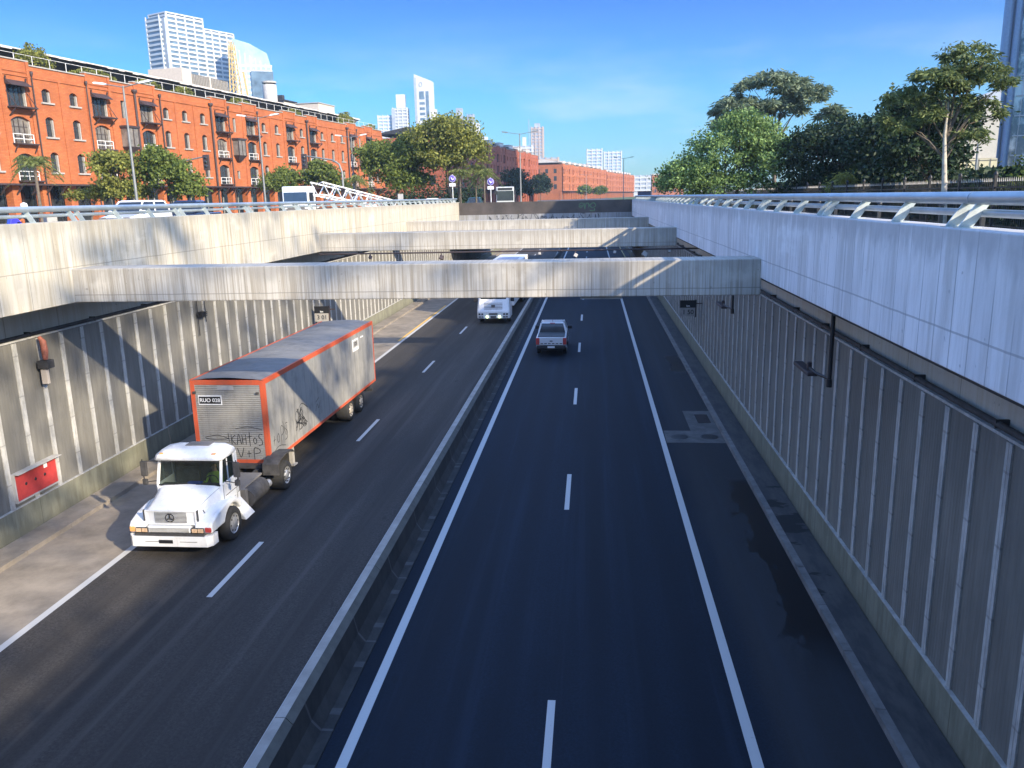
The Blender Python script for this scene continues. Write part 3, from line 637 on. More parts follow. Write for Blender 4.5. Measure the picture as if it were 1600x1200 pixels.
def warehouse(label, P0, ang, cols, x0, x1, bmat, detail=True, roof='awning', pipes=(), z_off=0, group=None, depth=20):
    """cols: list of (x, kind) with kind s (small arched), b (big with balconies), r (narrow rect over oriel)"""
    root = thing('brick_warehouse', label, 'building', (P0[0], P0[1], GND), R(ang), 'brick dock warehouses along the avenue')
    w = MB(); H = 15.45; pil = MB()
    edges = [x0] + [(cols[i][0] + cols[i + 1][0]) / 2 for i in range(len(cols) - 1)] + [x1]
    for i, (xc, k) in enumerate(cols):
        a, b = edges[i], edges[i + 1]
        rows = [(4.2, 8.05, 5.5, 7.7), (8.05, 12.0, 9.35, 11.5), (12.0, H, 13.05, 14.5)]
        ww = 1.25
        if k == 'b': rows = [(4.2, 8.05, 4.5, 7.4), (8.05, 12.0, 8.4, 11.25), (12.0, H, 12.15, 14.78)]; ww = 2.6
        if k == 'r': rows = [(4.2, 8.05, 5.4, 6.6), (8.05, 12.0, 9.0, 11.2), (12.0, H, 12.4, 14.5)]; ww = .85
        for j, (z0, z1, c, d) in enumerate(rows):
            rise = {'s': .32, 'b': .45, 'r': 0}[k]
            arch_cell(w, a, b, z0, z1, xc - ww / 2, xc + ww / 2, c, d, rise)
            window(root, xc, ww, c, d, rise, k + ('t' if k == 'b' and (i + j) % 3 == 0 else ''), detail, 'glass_lt' if (k == 'b' and (i + j) % 3 == 0) else 'glass_dk', k == 's')
            if k == 'b' and detail: balcony(root, xc, c, 2.7, 'hood' if j == 2 else 'rail', round(d - c, 2))
        top = 17.0 if k == 'b' else 16.62
        w.box(a, b, 0, .5, H, top, 0); w.box(a - .03, b + .03, -.14, .55, top, top + .13, 1); w.box(a, b, -.12, -.001, 15.38, 15.56)
        if k == 'b': w.box(a + .3, b - .3, -.09, -.002, H + .35, 15.95); w.box(a, a + .4, -.14, -.001, 4.2, 16.98); w.box(b - .4, b, -.14, -.001, 4.2, 16.98)
        else: w.box(b - .16, b + .16, -.11, -.001, 4.2, 15.4)
        if i: w.box(a - .5, a + .5, -.05, .9, 0, 4.19, 0)
    # sides, back, roof deck and the recessed ground floor gallery
    w.box(x0, x0 + .5, .5, depth, 0, 16.6); w.box(x1 - .5, x1, .5, depth, 0, 16.6); w.box(x0 + .5, x1 - .5, depth - .5, depth, 0, 16.6)
    w.box(x0 + .5, x1 - .5, .5, depth - .5, 15.9, 16.1, 1); w.build('wall', [M[bmat], M['stone']], root)
    gd = MB().box(x0, x1, 1.7, 1.9, 0, 4.2); g2 = MB().box(x0, x1, -1.0, 1.7, 4.0, 4.19)
    x = x0 + 2
    while x < x1 - 1: g2.bar((x, -.95, 3.98), (x, -.02, 3.0), .12, .14); gd.box(x, x + .1, 1.62, 1.7, 0, 4.0, 1); x += 2.05
    gd.build('shop_glazing', [M['glass_dk'], M['stone']], root); g2.build('gallery_canopy', M['steel_dk'], root)
    MB().box(x0 + .5, x1 - .5, .52, .56, 4.2, 16).build('inner_lining', M['dark'], root)
    if detail:
        for (x, r) in pipes:
            p = MB().tube((x, -.22, 1), (x, -.22, 15.6), r * .55, n=8).lathe([(.05, 0), (r * 1.4, .35), (r * 1.4, .6), (r * .6, .6)], (x, -.25, 15.45), 2, 10)
            p.build('drain_pipe', M['steel_dk'], root)
        for xc, k in cols:
            if k != 'r': continue
            o = MB(); P = [(-1.1, -1.1), (1.1, -1.1), (1.1, -.01), (-1.1, -.01)]
            def ring(s, z, o_=P): return [(xc + x * s, y * (s if y < -.5 else 1), z) for x, y in o_]
            o.loft([ring(.35, 8.0), ring(1, 8.9)], 0).loft([ring(.9, 8.9), ring(.9, 11.2)], 1).loft([ring(1.08, 11.2), ring(1.08, 11.45)], 0)
            for sx in (-1, 0, 1): o.box(xc + sx * .98 - .05, xc + sx * .98 + .05, -1.06, -.97, 8.9, 11.2, 0)
            o.build('oriel', [M['steel_dk'], M['glass_lt']], root)
    if roof == 'awning':
        e = x1 - 8
        MB().box(x0, e, 4.5, depth - 2, 16.1, 18.2).build('penthouse', M['glass_dk'], root)
        r = MB().prism([(1.5, 18.42), (depth, 19.6), (depth, 19.75), (1.5, 18.6)], x0, e, 0).prism([(1.6, 18.4), (3.8, 17.2), (3.9, 17.3), (1.7, 18.4)], x0, e, 0)
        r.build('roof', M['roof_dk'], root)
        f = MB(); x = x0
        while x < e: L = random.uniform(.8, 2.2); f.box(x, min(e, x + L), 1.38, 1.495, 18.5 - random.uniform(0, .16), 18.62); x += L
        f.build('eave', M['roof_edge'], root)
        t = MB(); x = x0 + 1
        t.bar((x0, .25, 17.75), (e + 6, .25, 17.75), .035, .035)
        while x < e + 6: t.bar((x, .25, 16.7), (x, .25, 17.75), .05, .05); x += 2.45
        t.build('terrace_railing', M['white_metal'], root)
        for (a, b) in ((3.2, 8), (11, 18), (22, 27), (30, 34), (44, 49), (62, 66), (82, 89), (96, 100)):
            if b > x1: continue
            n = int(260 * (b - a)); hh = 2.3 if (a < 5 or a == 82) else 1.05; u = RNG.uniform(-1, 1, n); P = np.c_[(a + b) / 2 + u * (b - a) / 2, RNG.normal(1.0, .3, n), 16.7 + hh * RNG.random(n) ** .5 * np.sqrt(1 - u * u * .9) * (1 + .18 * np.sin(u * 9 + a))]
            link('planting', leaves('planting', P, RNG.normal(size=(n, 3)), .3, .18, M['leaf_y']), root)
    else:
        ew = MB()
        for j, (c, d) in enumerate(((5.2, 7.4), (9, 11.2), (12.6, 14.6))):
            for k_ in range(4): ew.box(x0 - .05, x0 + .1, 3 + k_ * 4.2, 4.4 + k_ * 4.2, c, d)
        ew.build('end_window', M['glass_dk'], root)
        MB().prism([(1.2, 17.6), (depth / 2, 19.2), (depth - 1, 17.6)], x0, x1, 0).build('roof', M['roof_dk' if roof == 'dark' else 'roof_edge'], root)
        me = MB().box(0, 5, 1.15, 3.5, 17.3, 18.3).box(-.15, 5.15, 1.0, 3.6, 18.301, 18.42).mesh('dormer', M['roof_edge']); x = x0 + 6
        while x < x1 - 8: link('dormer', me, root, (x, 0, 0)); x += 13
    return root
cols = [(-14.8, 's'), (-10.7, 's'), (-6.6, 'r'), (-2.6, 's')]
cols = [(-19, 's'), (-14.9, 's'), (-10.8, 'b'), (-6.7, 's'), (-2.6, 's'), (1.45, 'b'), (5.55, 's'), (9.65, 's'), (13.85, 'b'), (18.0, 'r'), (22.4, 'b'), (26.4, 's'), (30.5, 's'), (34.7, 's'), (39.1, 'b'), (42.9, 'r'), (47.5, 'b'), (51.5, 's'), (55.7, 's'), (60.2, 'b'), (64.4, 's'), (68.7, 'b'), (72.5, 's'), (76.8, 's'), (81.1, 's'), (85.8, 'b'), (89.7, 'r'), (94.2, 'b'), (98.2, 's')]
wh = warehouse('long orange brick warehouse at the left with roof terrace, balconies and arched windows', (-61.33, 84.73), 81.6, cols, -21, 101.6, 'brick', pipes=((20.1, .26), (36.6, .26), (66.2, .26), (83.2, .26), (25.1, .14), (41.1, .14), (49.4, .14), (87.7, .14), (3.6, .12), (11.7, .12)))
# things standing on its roof
def local(o, x, y, z): return (o.location.x + x * math.cos(o.rotation_euler.z) - y * math.sin(o.rotation_euler.z), o.location.y + x * math.sin(o.rotation_euler.z) + y * math.cos(o.rotation_euler.z), o.location.z + z)
def rt(name, lab, cat, x, y, z): return thing(name, lab, cat, local(wh, x, y, z), R(81.6))
t = rt('plant_room', 'long louvred plant room on the warehouse roof in front of the white tower', 'plant room', 42.5, 8, 18.9)
MB().box(0, 2.4, 0, 6, 0, 3.4).box(2.4, 13, .3, 6, 0, 2.9, 1).box(7.5, 7.9, .2, 6, 0, 3.0).build('housing', [M['beige'], M['louvre']], t)
lv = MB()
for i in range(24): lv.box(2.6 + i * .44, 2.66 + i * .44, .2, .3, .1, 2.8)
lv.build('louvre', M['stone'], t)
t = rt('vent_stack', 'pale cylindrical vent stack on the warehouse roof', 'vent stack', 66, 6.5, 18.8)
MB().lathe([(1.25, 0), (1.25, 3.6), (1.0, 3.7), (.001, 3.8)], n=24).build('stack', M['concrete'], t); MB().lathe([(1.28, 3.9), (1.28, 4.2), (.001, 4.3)], n=24).tube((1.1, 0, 3.6), (1.1, 0, 3.95), .06).tube((-1.1, 0, 3.6), (-1.1, 0, 3.95), .06).build('cap', M['stone'], t)
t = rt('roof_vent', 'low dark topped roof vent between the stack and the beige box', 'roof vent', 70, 6, 18.9)
MB().box(0, 4.3, 0, 3, 0, 1.1).build('base', M['concrete'], t); MB().box(-.3, 4.6, -.3, 3.3, 1.2, 1.4).box(.2, .5, .2, .5, 1.1, 1.2).box(3.8, 4.1, .2, .5, 1.1, 1.2).box(.3, 1.2, .5, 1.5, 1.4, 2.3).build('cap', M['roof_dk'], t)
t = rt('lift_housing', 'beige lift housing box at the far end of the warehouse roof', 'lift housing', 90, 9, 18.2)
MB().box(0, 7.5, 0, 8, 0, 3.6).build('housing', M['beige'], t, bevel=.05); MB().box(-.15, 7.65, -.15, 8.15, 3.62, 3.8).build('coping', M['stone'], t)

def rep(n, x0, st, pat='bssbrbsss'): return [(x0 + st * i, pat[i % len(pat)]) for i in range(n)]
warehouse('dark shaded brick warehouse behind the big tree, second from the left', (-31.61, 232.74), 82.0, rep(27, -26, 4.1), -28, 84, 'brick2', detail=False, roof='dark')
warehouse('sunlit orange brick warehouse with pale roof at centre, third in the row', (-13.66, 403.5), 79.2, rep(28, 2.5, 4.25), 0, 122, 'brick3', detail=False, roof='pale')
warehouse('low looking far brick warehouse at the end of the row', (10.15, 558.7), 79., rep(29, 2.5, 4.3), 0, 128, 'brick3', detail=False, roof='pale')

# ================================================================== TOWERS
def tower(name, label, base, rz, w, d, h, fl, cols_x, cols_y, face, glassm, cut=None, slope=0, group='distant high rise towers', bandw=.42, extra=None):
    root = thing(name, label, 'tower', (base[0], base[1], GND), R(rz), group)
    MB().loft([[(0, 0, 0), (w, 0, 0), (w, d, 0), (0, d, 0)], [(0, 0, h), (w, 0, h + slope), (w, d, h + slope), (0, d, h)]]).build('core', M[glassm], root)
    s = MB(); z = 1.; fh = h / fl
    while z < h + min(slope, 0) - fh * .3: s.box(-.6, w + .6, -.6, d + .6, z, z + fh * bandw); z += fh
    s.build('floor_band', M[face], root); p = MB()
    for i in range(cols_x + 1):
        x = w * i / cols_x; zt = h + slope * i / cols_x + .4; p.box(x - .45, x + .45, -.75, .05, 0, zt).box(x - .45, x + .45, d - .05, d + .75, 0, zt)
    for i in range(cols_y + 1): y = d * i / cols_y; zt = h + min(slope, 0) + .39; p.box(-.76, .05, y - .44, y + .44, 0, zt).box(w - .05, w + .76, y - .44, y + .44, 0, zt)
    p.build('pier', M[face], root); return root
M['tw_white'] = plain('tower_white', (.5, .5, .5), .6, var=.06, sc=.3); M['tw_glass'] = plain('tower_glass', (.1, .15, .2), .25, var=.5, sc=.15)
M['tw_blue'] = plain('tower_blue', (.3, .42, .55), .25, var=.25, sc=.12); M['tw_grey'] = plain('tower_grey', (.3, .33, .38), .6, var=.2, sc=.2); M['tw_tan'] = plain('tower_tan', (.42, .32, .26), .8, var=.2, sc=.3)
G2 = 'distant high rise towers'
a = tower('apartment_tower', 'white gridded apartment tower with stepped top, tallest above the warehouse', (-304.5, 602.5), 63.5, 31, 19, 136.5, 42, 4, 0 + 1, 'tw_white', 'tw_glass')
s = MB()
def grid(s, x0, x1, h, fl, n, d=19):
    fh = h / fl; z = 1.
    while z < h: s.box(x0, x1, -.6, d + .6, z, z + fh * .42, 1); z += fh
    for i in range(n + 1): x = x0 + (x1 - x0) * i / n; s.box(x - .45, x + .45, -.75, .05, 0, h + .4, 1).box(x - .45, x + .45, d - .05, d + .75, 0, h + .4, 1)
    s.box(x0, x1, 0, d, 0, h, 0); s.box(x0, x1, -.62, d + .62, h, h + .8, 1)
grid(s, 31.6, 59, 130, 40, 4); s.build('lower_wing', [M['tw_glass'], M['tw_white']], a)
MB().box(-.8, 31.5, -.8, 19.8, 136.5, 137.4).build('roof_edge', M['tw_white'], a)
dr = MB().box(-2.2, -.8, -.6, 19, 0, 133).box(-3.6, -2.2, 3, 18, 0, 134, 2)
for i in range(41): dr.box(-4.2, -2.2, 2.6, 18.4, 1 + i * 3.25, 2.4 + i * 3.25, 1)
for y in (2.4, 17.8): dr.box(-4.3, -3.6, y, y + .8, 0, 135, 1)
dr.build('narrow_wing', [M['tw_grey'], M['tw_white'], M['tw_glass']], a)
a = thing('office_tower', 'pale blue glass office tower with sloping top beside the white gridded tower', 'tower', (-264.4, 620, GND), R(22), G2)
P = [(0, 0), (27, 0), (27, 99), (24, 111), (12, 117.5), (0, 121)]
MB().prism(P, 0, 18, 1).build('glass_body', M['tw_blue'], a); s = MB()
for i in range(26): s.box(-.1, 27.1, -.25, -.02, 3.8 * i + 6, 3.8 * i + 7.6)
for i in range(8): s.box(3.6 * i + .4, 3.6 * i + 1.3, -.32, -.26, 0, 100 + (8 - i) * 1.8)
s.build('cladding', M['tw_white'], a); MB().box(11.5, 27.5, -1.6, -.35, 58, 98).build('dark_glazing', M['tw_glass'], a)
a = thing('harbour_crane', 'yellow lattice crane standing behind the warehouse roof', 'crane', (-112, 262, GND), 0)
c = MB()
for sx in (-1.3, 1.3):
    for sy in (-1.3, 1.3): c.bar((sx * 1.8, sy * 1.8, 14), (sx * .5, sy * .5, 50), .3, .3)
for i in range(12):
    z = 15 + i * 3; k = 1.8 - 1.3 * i / 12; k2 = 1.8 - 1.3 * (i + 1) / 12
    for sy in (-1, 1): c.bar((-1.3 * k, sy * 1.3 * k, z), (1.3 * k2, sy * 1.3 * k2, z + 3), .2, .2); c.bar((1.3 * k, sy * 1.3 * k, z), (-1.3 * k2, sy * 1.3 * k2, z + 3), .2, .2)
c.box(-3, 3, -3, 3, 0, 14.); c.bar((0, 0, 30), (9, 3, 20), .9, .9); c.bar((6, 0, 16), (3, 0, 42), .5, .5)
c.build('mast', plain('crane_yellow', (.5, .36, .15), .7, var=.3), a); MB().lathe([(.001, -1.6), (1.6, -1), (1.6, 1), (.001, 1.6)], (6, -1, 28), 2, 16).build('counterweight', M['chassis'], a)
tower('apartment_tower', 'stubby pale tower just left of the two slim towers', (-229, 900), 8, 16, 14, 91, 26, 3, 2, 'tw_white', 'tw_blue')
a = tower('apartment_tower', 'slim white tower with a narrower crown, shorter neighbour of the wedge topped one', (-212, 900), 5, 15, 14, 98, 30, 3, 2, 'tw_white', 'tw_grey')
MB().box(3.5, 13, 2, 12, 98, 112).box(-1.5, 2, -1, 10, 0, 97, 1).build('crown_block', [M['tw_white'], M['tw_grey']], a)
a = thing('wedge_tower', 'tallest central tower, white with a slanted wedge top and dark slots', 'tower', (-187.5, 900, GND), R(3), G2)
MB().prism([(0, 0), (19, 0), (19, 124), (0, 131.5)], 0, 14, 1).build('body', M['tw_white'], a); s = MB()
for i in range(12): s.box(5, 10.5, -.3, .1, 106 - i * 5.4, 108.6 - i * 5.4)
s.box(5, 10, -.4, .1, 108.5, 114).box(12, 15, -.4, .1, 60, 114).box(-.4, 2.2, -.2, 14.2, 0, 128, 1); s.build('window_slot', [M['tw_glass'], M['tw_grey']], a)
r = MB(); r.pipe([(7 + 1.7 * math.cos(k * .5236), -.3, 121 + 2.2 * math.sin(k * .5236)) for k in range(13)], .3, 6); r.build('emblem_ring', M['tw_grey'], a)
MB().box(19, 22, 2, 12, 0, 96).build('side_wing', M['tw_white'], a)
a = tower('apartment_tower', 'pale stepped tower behind the crown of the big tree', (-152, 900), 2, 15, 14, 84, 24, 3, 2, 'tw_tan', 'tw_grey'); MB().box(8, 14.5, 2, 12, 84, 96).build('crown_block', M['tw_grey'], a)
a = tower('apartment_tower', 'thin grey tower right of the big tree top, with pale lower blocks', (-131.5, 900), 0, 6, 8, 89, 26, 2, 2, 'tw_grey', 'tw_glass'); MB().box(-6, -1, 2, 10, 0, 82).box(7, 12, 2, 10, 0, 80).box(12.2, 20, 3, 12, 0, 66).build('side_wing', M['tw_white'], a)
a = tower('unfinished_tower', 'brown unfinished tower with a mast, rising over the shaded warehouse', (-63.5, 900), 0, 12, 12, 74, 22, 3, 3, 'tw_tan', 'tw_grey', bandw=.3); MB().tube((-2.5, 0, 0), (-2.5, 0, 82), .35, n=5).box(3, 9, 3, 9, 74, 78).build('mast', M['tw_grey'], a)
tower('apartment_tower', 'left one of the twin bluish towers above the far brick rooftops', (-4.5, 900), 0, 15.5, 14, 50, 15, 3, 2, 'tw_white', 'tw_blue')
tower('apartment_tower', 'right one of the twin bluish towers above the far brick rooftops', (13.5, 900), 0, 18, 14, 47, 15, 4, 2, 'tw_white', 'tw_blue')
for i, (x, y, w, h, m, lab) in enumerate(((-52, 760, 22, 36, 'tw_tan', 'tan block with flat roof directly right of the unfinished tower'), (-24, 800, 20, 31, 'tw_tan', 'low tan block left of the twin bluish towers'), (42, 830, 24, 20, 'tw_white', 'small white block at the far end of the avenue'), (-88, 880, 26, 54, 'tw_white', 'white block with a chimney over the dark warehouse roof'))):
    a = tower('distant_block', lab, (x, y), 0, w, 14, h, max(4, h // 4), 4, 2, m, 'tw_grey', group='distant blocks')
    if i == 3: MB().box(16, 20, 4, 8, 54, 63).build('chimney', M['tw_white'], a)
a = thing('brick_house', 'small red brick building closing the far end of the avenue', 'building', (50, 700, GND), 0)
MB().box(0, 26, 0, 14, 0, 17).build('wall', M['brick3'], a); MB().box(-.5, 26.5, -.5, 14.5, 17, 18).build('roof', M['roof_edge'], a); s = MB()
for i in range(6):
    for j in range(3): s.box(2 + i * 4, 3.6 + i * 4, -.1, .1, 3 + j * 4.6, 5.6 + j * 4.6)
s.build('window', M['glass_dk'], a)
# right hand side
def curtain():
    n = NT('curtain_wall'); p = n.pos(True); v = n.noise(p, (.25, .25, .12), 1.2, 6, .7)
    c = n.mix(n.sstep(v, .42, .58), (.10, .16, .20), (.62, .68, .70)); return n.out(c, .2, .3)
a = thing('glass_tower', 'glass curtain wall tower with blue grey corner columns at the right edge', 'tower', (71.6, 160, GND), R(-27.5), None)
MB().box(2.85, 46, .4, 30, 0, 96).build('curtain_wall', curtain(), a)
MB().lathe([(.8, 0), (.8, 97)], (.75, 0, 0), 2, 20).lathe([(.62, 0), (.62, 97)], (2.3, -.2, 0), 2, 20).box(0, 2.8, .4, 29, 0, 96).build('corner_column', plain('blue_column', (.22, .3, .42), .35, .3, var=.1), a)
s = MB()
for i in range(28): s.box(3.2, 46, .22, .39, 3.4 * i, 3.4 * i + .18)
for i in range(18): s.box(4.0 + 2.3 * i, 4.1 + 2.3 * i, .12, .39, 0, 96)
s.build('mullion', M['tw_white'], a)
a = thing('hall', 'white hall with beige panels and sloping top between the tall tree and glass tower', 'building', (39, 110, GND), R(-6), None)
MB().prism([(0, 5), (10.6, 5), (10.6, 11.4), (0, 9.2)], 0, 30, 1).build('upper_wall', plain('cream_render', (.40, .37, .32), .85, var=.08), a)
MB().box(1.5, 10.6, -.6, 29, 0, 4.95).build('lower_wall', plain('beige_panel', (.45, .4, .26), .8, var=.1), a); s = MB()
for i in range(7): s.box(2 + 1.3 * i, 2.08 + 1.3 * i, -.66, -.601, 1, 4.9)
s.box(1.5, 10.6, -.66, -.601, 4.7, 4.8).box(1.5, 10.6, -.67, -.602, 2.6, 2.68); s.build('panel_joint', M['louvre'], a)
MB().prism([(0, 9.2), (10.6, 11.4), (10.6, 13.2), (3, 10.6)], .5, 30, 1).build('roof', M['tw_grey'], a)
a = thing('red_block', 'red container like block behind the tall tree trunk', 'block', (38.2, 104, GND), R(-6))
MB().box(0, 3, 0, 6, 0, 6.9).build('body', M['red'], a, bevel=.05); MB().box(3.01, 3.6, .3, 6, 0, 6.9).build('side_panel', M['white'], a)
# towers that stand outside the picture to the right and throw their shade over the second warehouse
tower('office_tower', 'tall office tower beyond the park outside the picture', (96, 102), 0, 40, 50, 116, 32, 8, 4, 'tw_white', 'tw_glass', group='office towers beyond the park')

# ================================================================== TREES
TL = 'street trees in front of the warehouses'; TR = 'park trees beyond the right wall'; TO = 'tall park trees outside the picture'
palm_tree('slender palm in front of the nearest warehouse arcade at far left', (-49, 70, GND), 5.6, 2.1, 30, r=.15)
tree('street_tree', 'bushy olive green tree left of the first lamp post', (-42.6, 72, GND), [(0, 0, 4.3, 2.2, 2, 2.1), (.8, 0, 2.8, 1.8, 1.6, 1.3), (-.9, 0, 5.6, .9, .8, .7)], 6500, .24, 'leaf_y', group=TL)
tree('street_tree', 'bushy deep green tree right of the first lamp post', (-38.2, 72.5, GND), [(0, 0, 3.9, 2.6, 2.2, 2.3), (1.7, .3, 2.7, 1.6, 1.5, 1.4), (-.8, 0, 5.6, 1.1, 1, .9)], 8500, .24, 'leaf', group=TL)
tree('street_tree', 'low spreading sprig of a tree over the arcade at left', (-46.2, 73, GND), [(0, 0, 2.6, 1.9, 1.2, .5), (1.2, 0, 3.0, 1.2, 1, .4)], 1800, .22, 'leaf_y', group=TL, trunk_r=.09)
tree('street_tree', 'small green tree left of the white truck cab', (-43.6, 115, GND), [(0, 0, 4.3, 2.7, 2.2, 1.7)], 4200, .3, 'leaf', group=TL)
tree('street_tree', 'small green tree behind the white truck cab and its boom', (-38, 116, GND), [(0, 0, 4.6, 3.1, 2.4, 2.1), (-1, 0, 6.4, 1, 1, .8), (2, 0, 3.4, 1.6, 1.6, 1.2)], 6000, .3, 'leaf', group=TL)
tree('broad_tree', 'large dense green tree standing left of the two trunked olive tree', (-24.4, 103, GND), [(-.6, 0, 5.2, 3.6, 3, 2.6), (2.0, 0, 6.6, 3.2, 3, 2.6), (-2.3, 0, 6.8, 2.2, 2, 1.6), (1.2, 0, 3.6, 2.8, 2.6, 1.7)], 16000, .3, 'leaf', group=None, trunk_r=.24, per=12)
tree('broad_tree', 'large thin crowned olive tree with leaning twin trunks before the shaded warehouse', (-16.4, 101, GND), [(-3.2, 0, 8.6, 2.8, 2.4, 2.2), (-.4, 0, 9.6, 2.8, 2.4, 2.), (1.7, 0, 6.4, 2.5, 2.2, 2.4), (-1.6, 0, 6.0, 2.6, 2.4, 2.1), (.6, 0, 8, 2.3, 2, 1.8)], 13000, .27, 'leaf_y', trunk_r=.2, per=12, trunks=2)
for i, (x, y, h, l) in enumerate(((-27.8, 97, 4.1, 'left palm, half hidden at the left foot of the large dense tree'), (-15.6, 99, 4.6, 'leftmost palm of the three beside the round violet signs'), (-14.0, 101, 5.1, 'middle palm of the three beside the round violet signs'), (-12.7, 99, 4.5, 'rightmost palm of the three beside the round violet signs'))):
    palm_tree(l, (x, y, GND), h, 2.0, 24, 'palms at the end of the trench', r=.11)
tree('street_tree', 'dark rounded tree before the shaded warehouse, right of the bus', (-18.4, 200, GND), [(0, 0, 4.6, 3.3, 3, 3.8), (2, 0, 3, 2, 2, 2.4)], 3500, .5, 'leaf_dk', group=TL)
tree('street_tree', 'dark narrow tree before the gap between the second and third warehouse', (-18.2, 300, GND), [(0, 0, 4.8, 3.2, 3, 4.6)], 2500, .7, 'leaf_dk', group=TL)
tree('street_tree', 'small tree before the sunlit third warehouse, left one of the pair', (-3, 380, GND), [(0, 0, 3.6, 3, 3, 2.4)], 1500, .7, 'leaf', group=TL)
tree('street_tree', 'small tree before the sunlit third warehouse, right one of the pair', (4, 380, GND), [(0, 0, 3.3, 3, 3, 2.2)], 1500, .7, 'leaf', group=TL)
palm_tree('tiny far palm left of the light green park tree', (27, 260, GND), 11, 3.5, 16)
tree('small_tree', 'light green feathery tree standing nearest the end of the right wall', (10.2, 62, GND), [(0, 0, 3.9, 3.5, 3, 2.6), (.8, 0, 5.7, 2.2, 2, 1.4), (-2.9, 0, 2.6, 2.2, 2, 1.5), (2.6, 0, 3.4, 2.2, 2.2, 2.2), (0, 0, 1.9, 3, 2.4, 1.1), (-3.8, 4, 2, 1.2, 1.5, 1.2)], 26000, .17, 'leaf_lt', group=TR, trunks=2, per=22, clump=.3, fork=.2)
tree('umbrella_tree', 'tall airy umbrella shaped tree rising behind the light green one', (17.6, 82, GND), [(-.8, 0, 11.0, 3.4, 3, 1.2), (-4.0, 0, 9.2, 2.3, 2.2, 1.1), (2.8, 0, 9.9, 2.6, 2.4, 1.1), (4.7, 0, 8.3, 1.3, 1.4, .8), (-.4, 0, 8.9, 3.2, 2.6, .9), (-4.9, 0, 7.8, 1.4, 1.4, .7)], 15000, .27, 'leaf_bl', style='spray', group=TR, trunk_r=.22, per=14, clump=.24, fork=.3)
RD = ['dark rounded evergreen just right of the light green tree', 'broad dark evergreen in the middle of the right tree mass', 'taller dark evergreen left of the pale trunked tree', 'dark evergreen tucked behind the pale trunk']
for (x, y, s, l) in ((16.0, 60, 1.0, RD[0]), (18.7, 58, 1.0, RD[1]), (18.6, 55, 1.0, RD[2]), (16.9, 47, .88, RD[3])):
    tree('evergreen_tree', l, (x, y, GND), [(0, 0, 3.4 * s, 2.7 * s, 2.4, 2.3 * s), (.9, 0, 5.2 * s, 1.7 * s, 1.6, 1.1 * s), (-1.1, 0, 4.4 * s, 1.6 * s, 1.5, 1.2 * s), (0, 0, 1.7, 2.8, 2.5, 1.4)], 12000, .2, 'leaf_dk', group=TR, per=14)  # shade over these trees is put into the near-black leaf colour
tree('tall_tree', 'pale trunked tree with drooping feathery leaves standing in front of the black fence', (13.35, 33, GND), [(-0.78, 0, 5.3, 0.9, 1.1, 0.6), (0.35, 0, 6.0, 1.02, 1.1, 0.65), (1.05, 0, 5.2, 0.82, 1.0, 0.8), (-1.64, 0.4, 4.7, 0.74, 0.9, 0.5), (1.01, 0, 4.2, 0.74, 0.8, 0.5), (-0.23, 0, 4.8, 0.82, 0.9, 0.6), (0.23, 0.2, 5.4, 0.98, 0.9, 0.6), (-1.87, 0.5, 3.8, 0.66, 0.6, 0.5), (0.62, 0, 3.3, 0.66, 0.7, 0.3), (-0.94, 0.2, 4.0, 0.66, 0.7, 0.5)], 13500, .105, 'leaf_tall', 'bark_lt', style='spray', group=TR, trunk_r=.14, per=26, clump=.34, fork=.42)
tree('evergreen_tree', 'dark leafy tree filling the gap left of the pale trunk', (15.3, 40, GND), [(-.6, 0, 4.9, 1.5, 1.3, .9), (.3, 0, 4.1, 1.7, 1.5, 1.2), (-.3, 0, 2.6, 1.9, 1.7, 1.5)], 9000, .16, 'leaf_dk', group=TR, per=20)
tree('shrub', 'rounded dark green shrub behind the fence at the right edge', (16.9, 31, GND), [(0, 0, 1.9, 1.9, 1.7, 1.4), (.5, 0, 2.6, 1.3, 1.2, .8)], 9000, .11, 'leaf', cat='shrub', per=18, trunk_r=.06, fork=.1)
tree('shrub', 'loose upright shrub at the left end of the black fence', (14.6, 50, GND), [(0, 0, 1.4, 1.2, 1.1, 1.1)], 2500, .12, 'leaf_y', cat='shrub', per=14, trunk_r=.05, fork=.1, style='spray')
n = 30000; P = np.c_[RNG.normal(16.2, .5, n), RNG.uniform(22, 80, n), GND + RNG.uniform(0, 2.3, n)]
tag(link('hedge', leaves('hedge', P, RNG.normal(size=(n, 3)), .26, .17, M['leaf_dk'])), 'long dark hedge running behind the black spiked fence', 'hedge')
n = 7000; P = np.c_[RNG.uniform(-31, -16, n), RNG.normal(122, 1.2, n), GND + RNG.gamma(2, .7, n)]
tag(link('hedge', leaves('hedge', P, RNG.normal(size=(n, 3)), .4, .25, M['leaf_dk'])), 'dark low hedge in shade below the large trees at the trench end', 'hedge')
n = 3000; P = np.c_[RNG.uniform(-12, 4.5, n), RNG.normal(97, .7, n), GND + RNG.gamma(2, .1, n)]
tag(link('grass', leaves('grass', P, RNG.normal(size=(n, 3)) + np.array([0, 0, 1.5]), .4, .07, M['leaf_y'])), 'dry grass strip along the top of the tunnel portal', 'grass', kind='stuff')
n = 26000; P = np.c_[np.where(RNG.random(n) < .5, RNG.uniform(-18, -15.7, n), RNG.uniform(6.5, 13.5, n)), RNG.uniform(8, 60, n), np.full(n, GND + .06)]
tag(link('grass', leaves('grass', P, RNG.normal(size=(n, 3)) * .5 + np.array([0, 0, 1.]), .22, .03, M['leaf_lt'])), 'rough grass on the verges behind both walls', 'grass', kind='stuff')
OFF = ['tall park tree outside the picture, first from the bridge', 'tall park tree outside the picture, second from the bridge', 'tall park tree outside the picture, third from the bridge', 'tall park tree outside the picture, farthest back from the bridge', 'tall park tree outside the picture beside the trench', 'slim park tree outside the picture near the fence']
